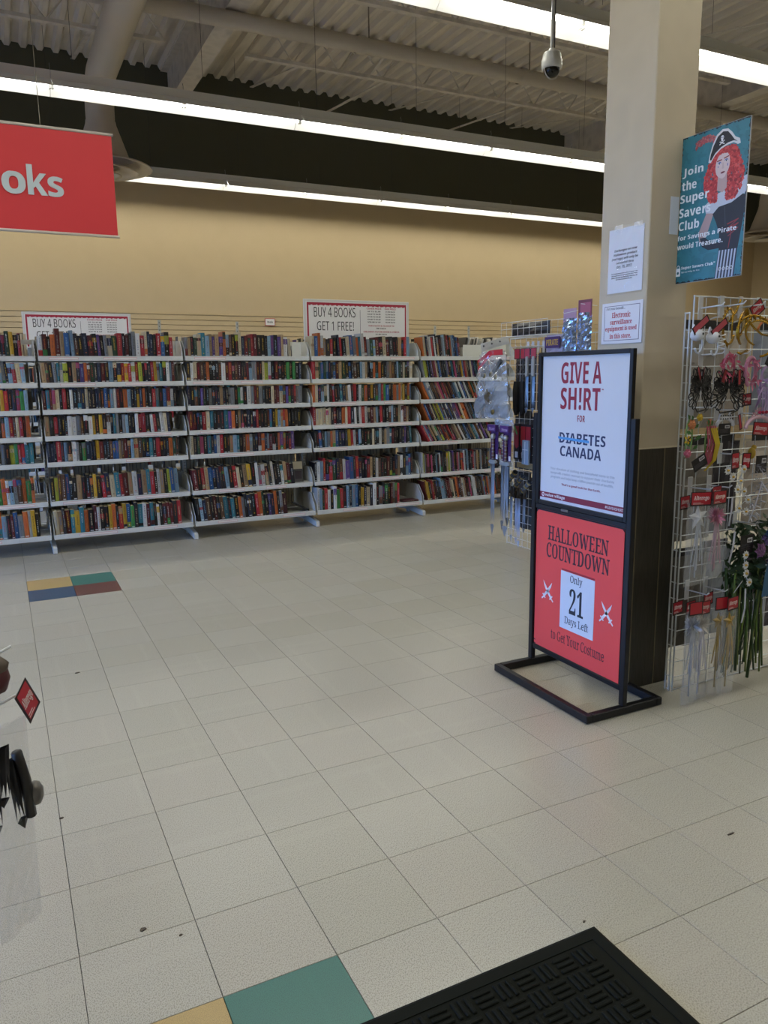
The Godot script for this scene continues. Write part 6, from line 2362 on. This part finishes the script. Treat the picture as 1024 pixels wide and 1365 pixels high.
		tube(s, [Vector3(0, 0.01, 0), Vector3(0, 0.085, 0)], 0.011, 8)
		obj("grip", s, mat("33291f", 0.5), o)
	var gp = thing("tan_strip", "tan patterned card strip across the rack above the pistols", "strip", Vector3(3.85, 0.74, -3.25), B)
	s = st()
	bevel_box(s, Vector3.ZERO, Vector3(0.24, 0.045, 0.01), 0.002)
	obj("strip", s, mat("9a8a66", 0.6), gp)

	for k in 9:
		var o = thing("costume_pack", "%s costume pack on the far side of the sword rack, %s row" % [["black", "dark grey", "deep plum", "charcoal", "dark blue", "brown", "black and grey", "dark green", "smoky grey"][k], ["upper", "middle", "lower"][k / 3]], "costume", Vector3(3.985, [1.66, 1.14, 0.62][k / 3], -3.45 + (k % 3) * 0.30), FACE_LEFT, "costume packs behind the sword rack")
		s = bag_shape(0.28, 0.46, 0.06, 700 + k, 6, 9)
		obj("folded_costume", s, mat(["1a191d", "3a3a3c", "2c2030", "26272b", "222a3a", "3a2c24", "2f3033", "202a22", "4a4b4e"][k], 0.4), o)
		s = st()
		box(s, Vector3(0, 0.025, 0), Vector3(0.2, 0.05, 0.002))
		obj("hang_card", s, mat("1c1b20", 0.5), o)
		s = st()
		tube(s, [Vector3(0, 0.03, 0), Vector3(0, 0.046, 0.02), Vector3(0, 0.05, 0.063)], 0.003, 5)
		obj("hook", s, wm, o)
	# shiny bags and purple pack near the pillar
	for k in 2:
		var o = thing("shiny_bag", ["iridescent foil costume bag with a pink header", "iridescent foil costume bag with dark pink picture header by the pillar"][k], "costume bag", Vector3(3.80, [1.955, 1.985][k], [-2.68, -2.515][k]), B, "iridescent bags")
		s = bag_shape(0.15, 0.30, 0.05, 600 + k, 9, 16, 1.0)
		var fm = mat(["8fa2c0", "93a0b8"][k], 0.18, 0.75)
		obj("foil", s, fm, o, Vector3(0, -0.05, 0))
		s = st()
		box(s, Vector3(0, -0.03, 0.0), Vector3(0.145, 0.10 if k == 0 else 0.14, 0.003))
		obj("header", s, mat(["a287a4", "6e3a50"][k], 0.45), o)
		if k == 1:
			s = st()
			span(s, Vector3(-0.05, -0.085, 0.0015), Vector3(0.06, 0.02, 0.003))
			obj("picture", s, mat("a05a7a", 0.45), o)
		s = smooth(st())
		tube(s, [Vector3(-0.10, 0.0, -0.02), Vector3(-0.07, -0.01, 0.0), Vector3(0.09, 0.0, 0.0)] if k == 0 else [Vector3(0.0, 0.0, -0.11), Vector3(0.0, 0.01, 0.04)], 0.003, 5)
		obj("hook", s, wm, o)
	var pp = thing("purple_pack", "purple and white costume pack with yellow lettering behind the stand", "pack", Vector3(3.82, 1.795, -2.875), B)
	s = bag_shape(0.20, 0.24, 0.04, 61, 6, 8)
	obj("pack", s, mat("8f8aa6", 0.3), pp)
	s = st()
	span(s, Vector3(-0.09, -0.10, 0.022), Vector3(0.09, -0.015, 0.025))
	obj("purple_label", s, mat("3d2560", 0.4), pp)
	lettering(pp, "PIRATE", -0.07, 0.07, -0.08, -0.035, mat("b59a3a", 0.5), true, "Droid Sans", 0.0258)

func build_near_rack():
	var FR = Basis(Vector3(0, 0, -1), Vector3(0, 1, 0), Vector3(1, 0, 0))
	wire_grid("white wire grid panel just outside the edge of the photo", Vector3(-0.36, 0, 0.95), FR, 0.915, 1.35)
	var k = 0
	for q in [[0.955, 0.30, "upper peg hook reaching in at the photo edge"], [0.850, 0.30, "lower peg hook reaching in at the photo edge"]]:
		peg(q[2], Vector3(-0.352, q[0], q[1]), FR, 0.27)
		k += 1
	var dp = thing("toy_dagger", "black toy daggers pack in clear plastic with tilted red card", "toy dagger", Vector3(-0.105, 0.835, 0.31), Basis(Vector3(0, 1, 0), 0.75), "toy daggers")
	var s = bag_shape(0.13, 0.46, 0.03, 901, 8, 14, 0.85)
	obj("clear_sleeve", s, film(0.08, "b9b6ae", 0.2), dp, Vector3(-0.005, -0.03, -0.01))
	s = st()
	blade(s, 0.17, 0.03, 0.012, Transform3D(Basis(Vector3(0, 0, 1), 0.12), Vector3(0.0, -0.10, 0.0)))
	blade(s, 0.15, 0.026, 0.012, Transform3D(Basis(Vector3(0, 0, 1), -0.05), Vector3(-0.04, -0.10, 0.0)))
	blade(s, 0.16, 0.034, 0.012, Transform3D(Basis(Vector3(0, 0, 1), 0.02), Vector3(-0.075, -0.08, 0.008)))
	blade(s, 0.13, 0.03, 0.012, Transform3D(Basis(Vector3(0, 0, 1), -0.1), Vector3(-0.022, -0.06, 0.01)))
	obj("blades", s, mat("17171a", 0.4), dp)
	s = smooth(st())
	tube(s, [Vector3(0.012, -0.09, 0.006), Vector3(0.028, -0.16, 0.006), Vector3(0.034, -0.245, 0.006)], 0.011, 8)
	obj("dark_grip", s, mat("1d1c1b", 0.45), dp)
	s = smooth(st())
	ball(s, Vector3(0.048, -0.20, 0.008), 0.018, 1.6, 10)
	obj("silver_pommel", s, mat("6a6864", 0.35, 0.5), dp)
	header_card(dp, Vector3(0.02, 0.05, 0.025), 0.058, 0.075, 0.45, 0.35, true)
	var pk = thing("leather_pouch", "dark red and brown toy pouch hanging at the photo edge", "pouch", Vector3(-0.125, 0.915, 0.28), FR)
	s = smooth(st())
	lathe(s, [[0.0, -0.045], [0.028, -0.04], [0.036, -0.015], [0.032, 0.008], [0.020, 0.02], [0.0, 0.022]], 12)
	obj("pouch", s, mat("4a1c1e", 0.6), pk)
	s = smooth(st())
	lathe(s, [[0.033, 0.004], [0.036, 0.016], [0.024, 0.028], [0.0, 0.03]], 12)
	obj("flap", s, mat("4a4034", 0.6), pk)
	s = st()
	tube(s, [Vector3(0, 0.028, 0), Vector3(0.004, 0.045, 0)], 0.002, 4)
	obj("loop", s, mat("6d5a40", 0.6), pk)
	var bp = thing("toy_cutlass", "black bladed toy cutlass hanging low at the photo edge", "toy sword", Vector3(-0.185, 0.80, 0.24), FR)
	s = st()
	blade(s, 0.40, 0.022, 0.01, Transform3D(Basis.IDENTITY, Vector3(0, -0.10, 0)))
	obj("blade", s, mat("141416", 0.4), bp)
	s = st()
	bevel_box(s, Vector3(0, -0.05, 0), Vector3(0.03, 0.11, 0.02), 0.004)
	obj("grip", s, mat("3a2a26", 0.5), bp)
	s = bag_shape(0.09, 0.52, 0.03, 905, 6, 14, 1.0)
	obj("clear_sleeve", s, film(0.08, "b9b6ae", 0.2), bp, Vector3(0, -0.02, 0))
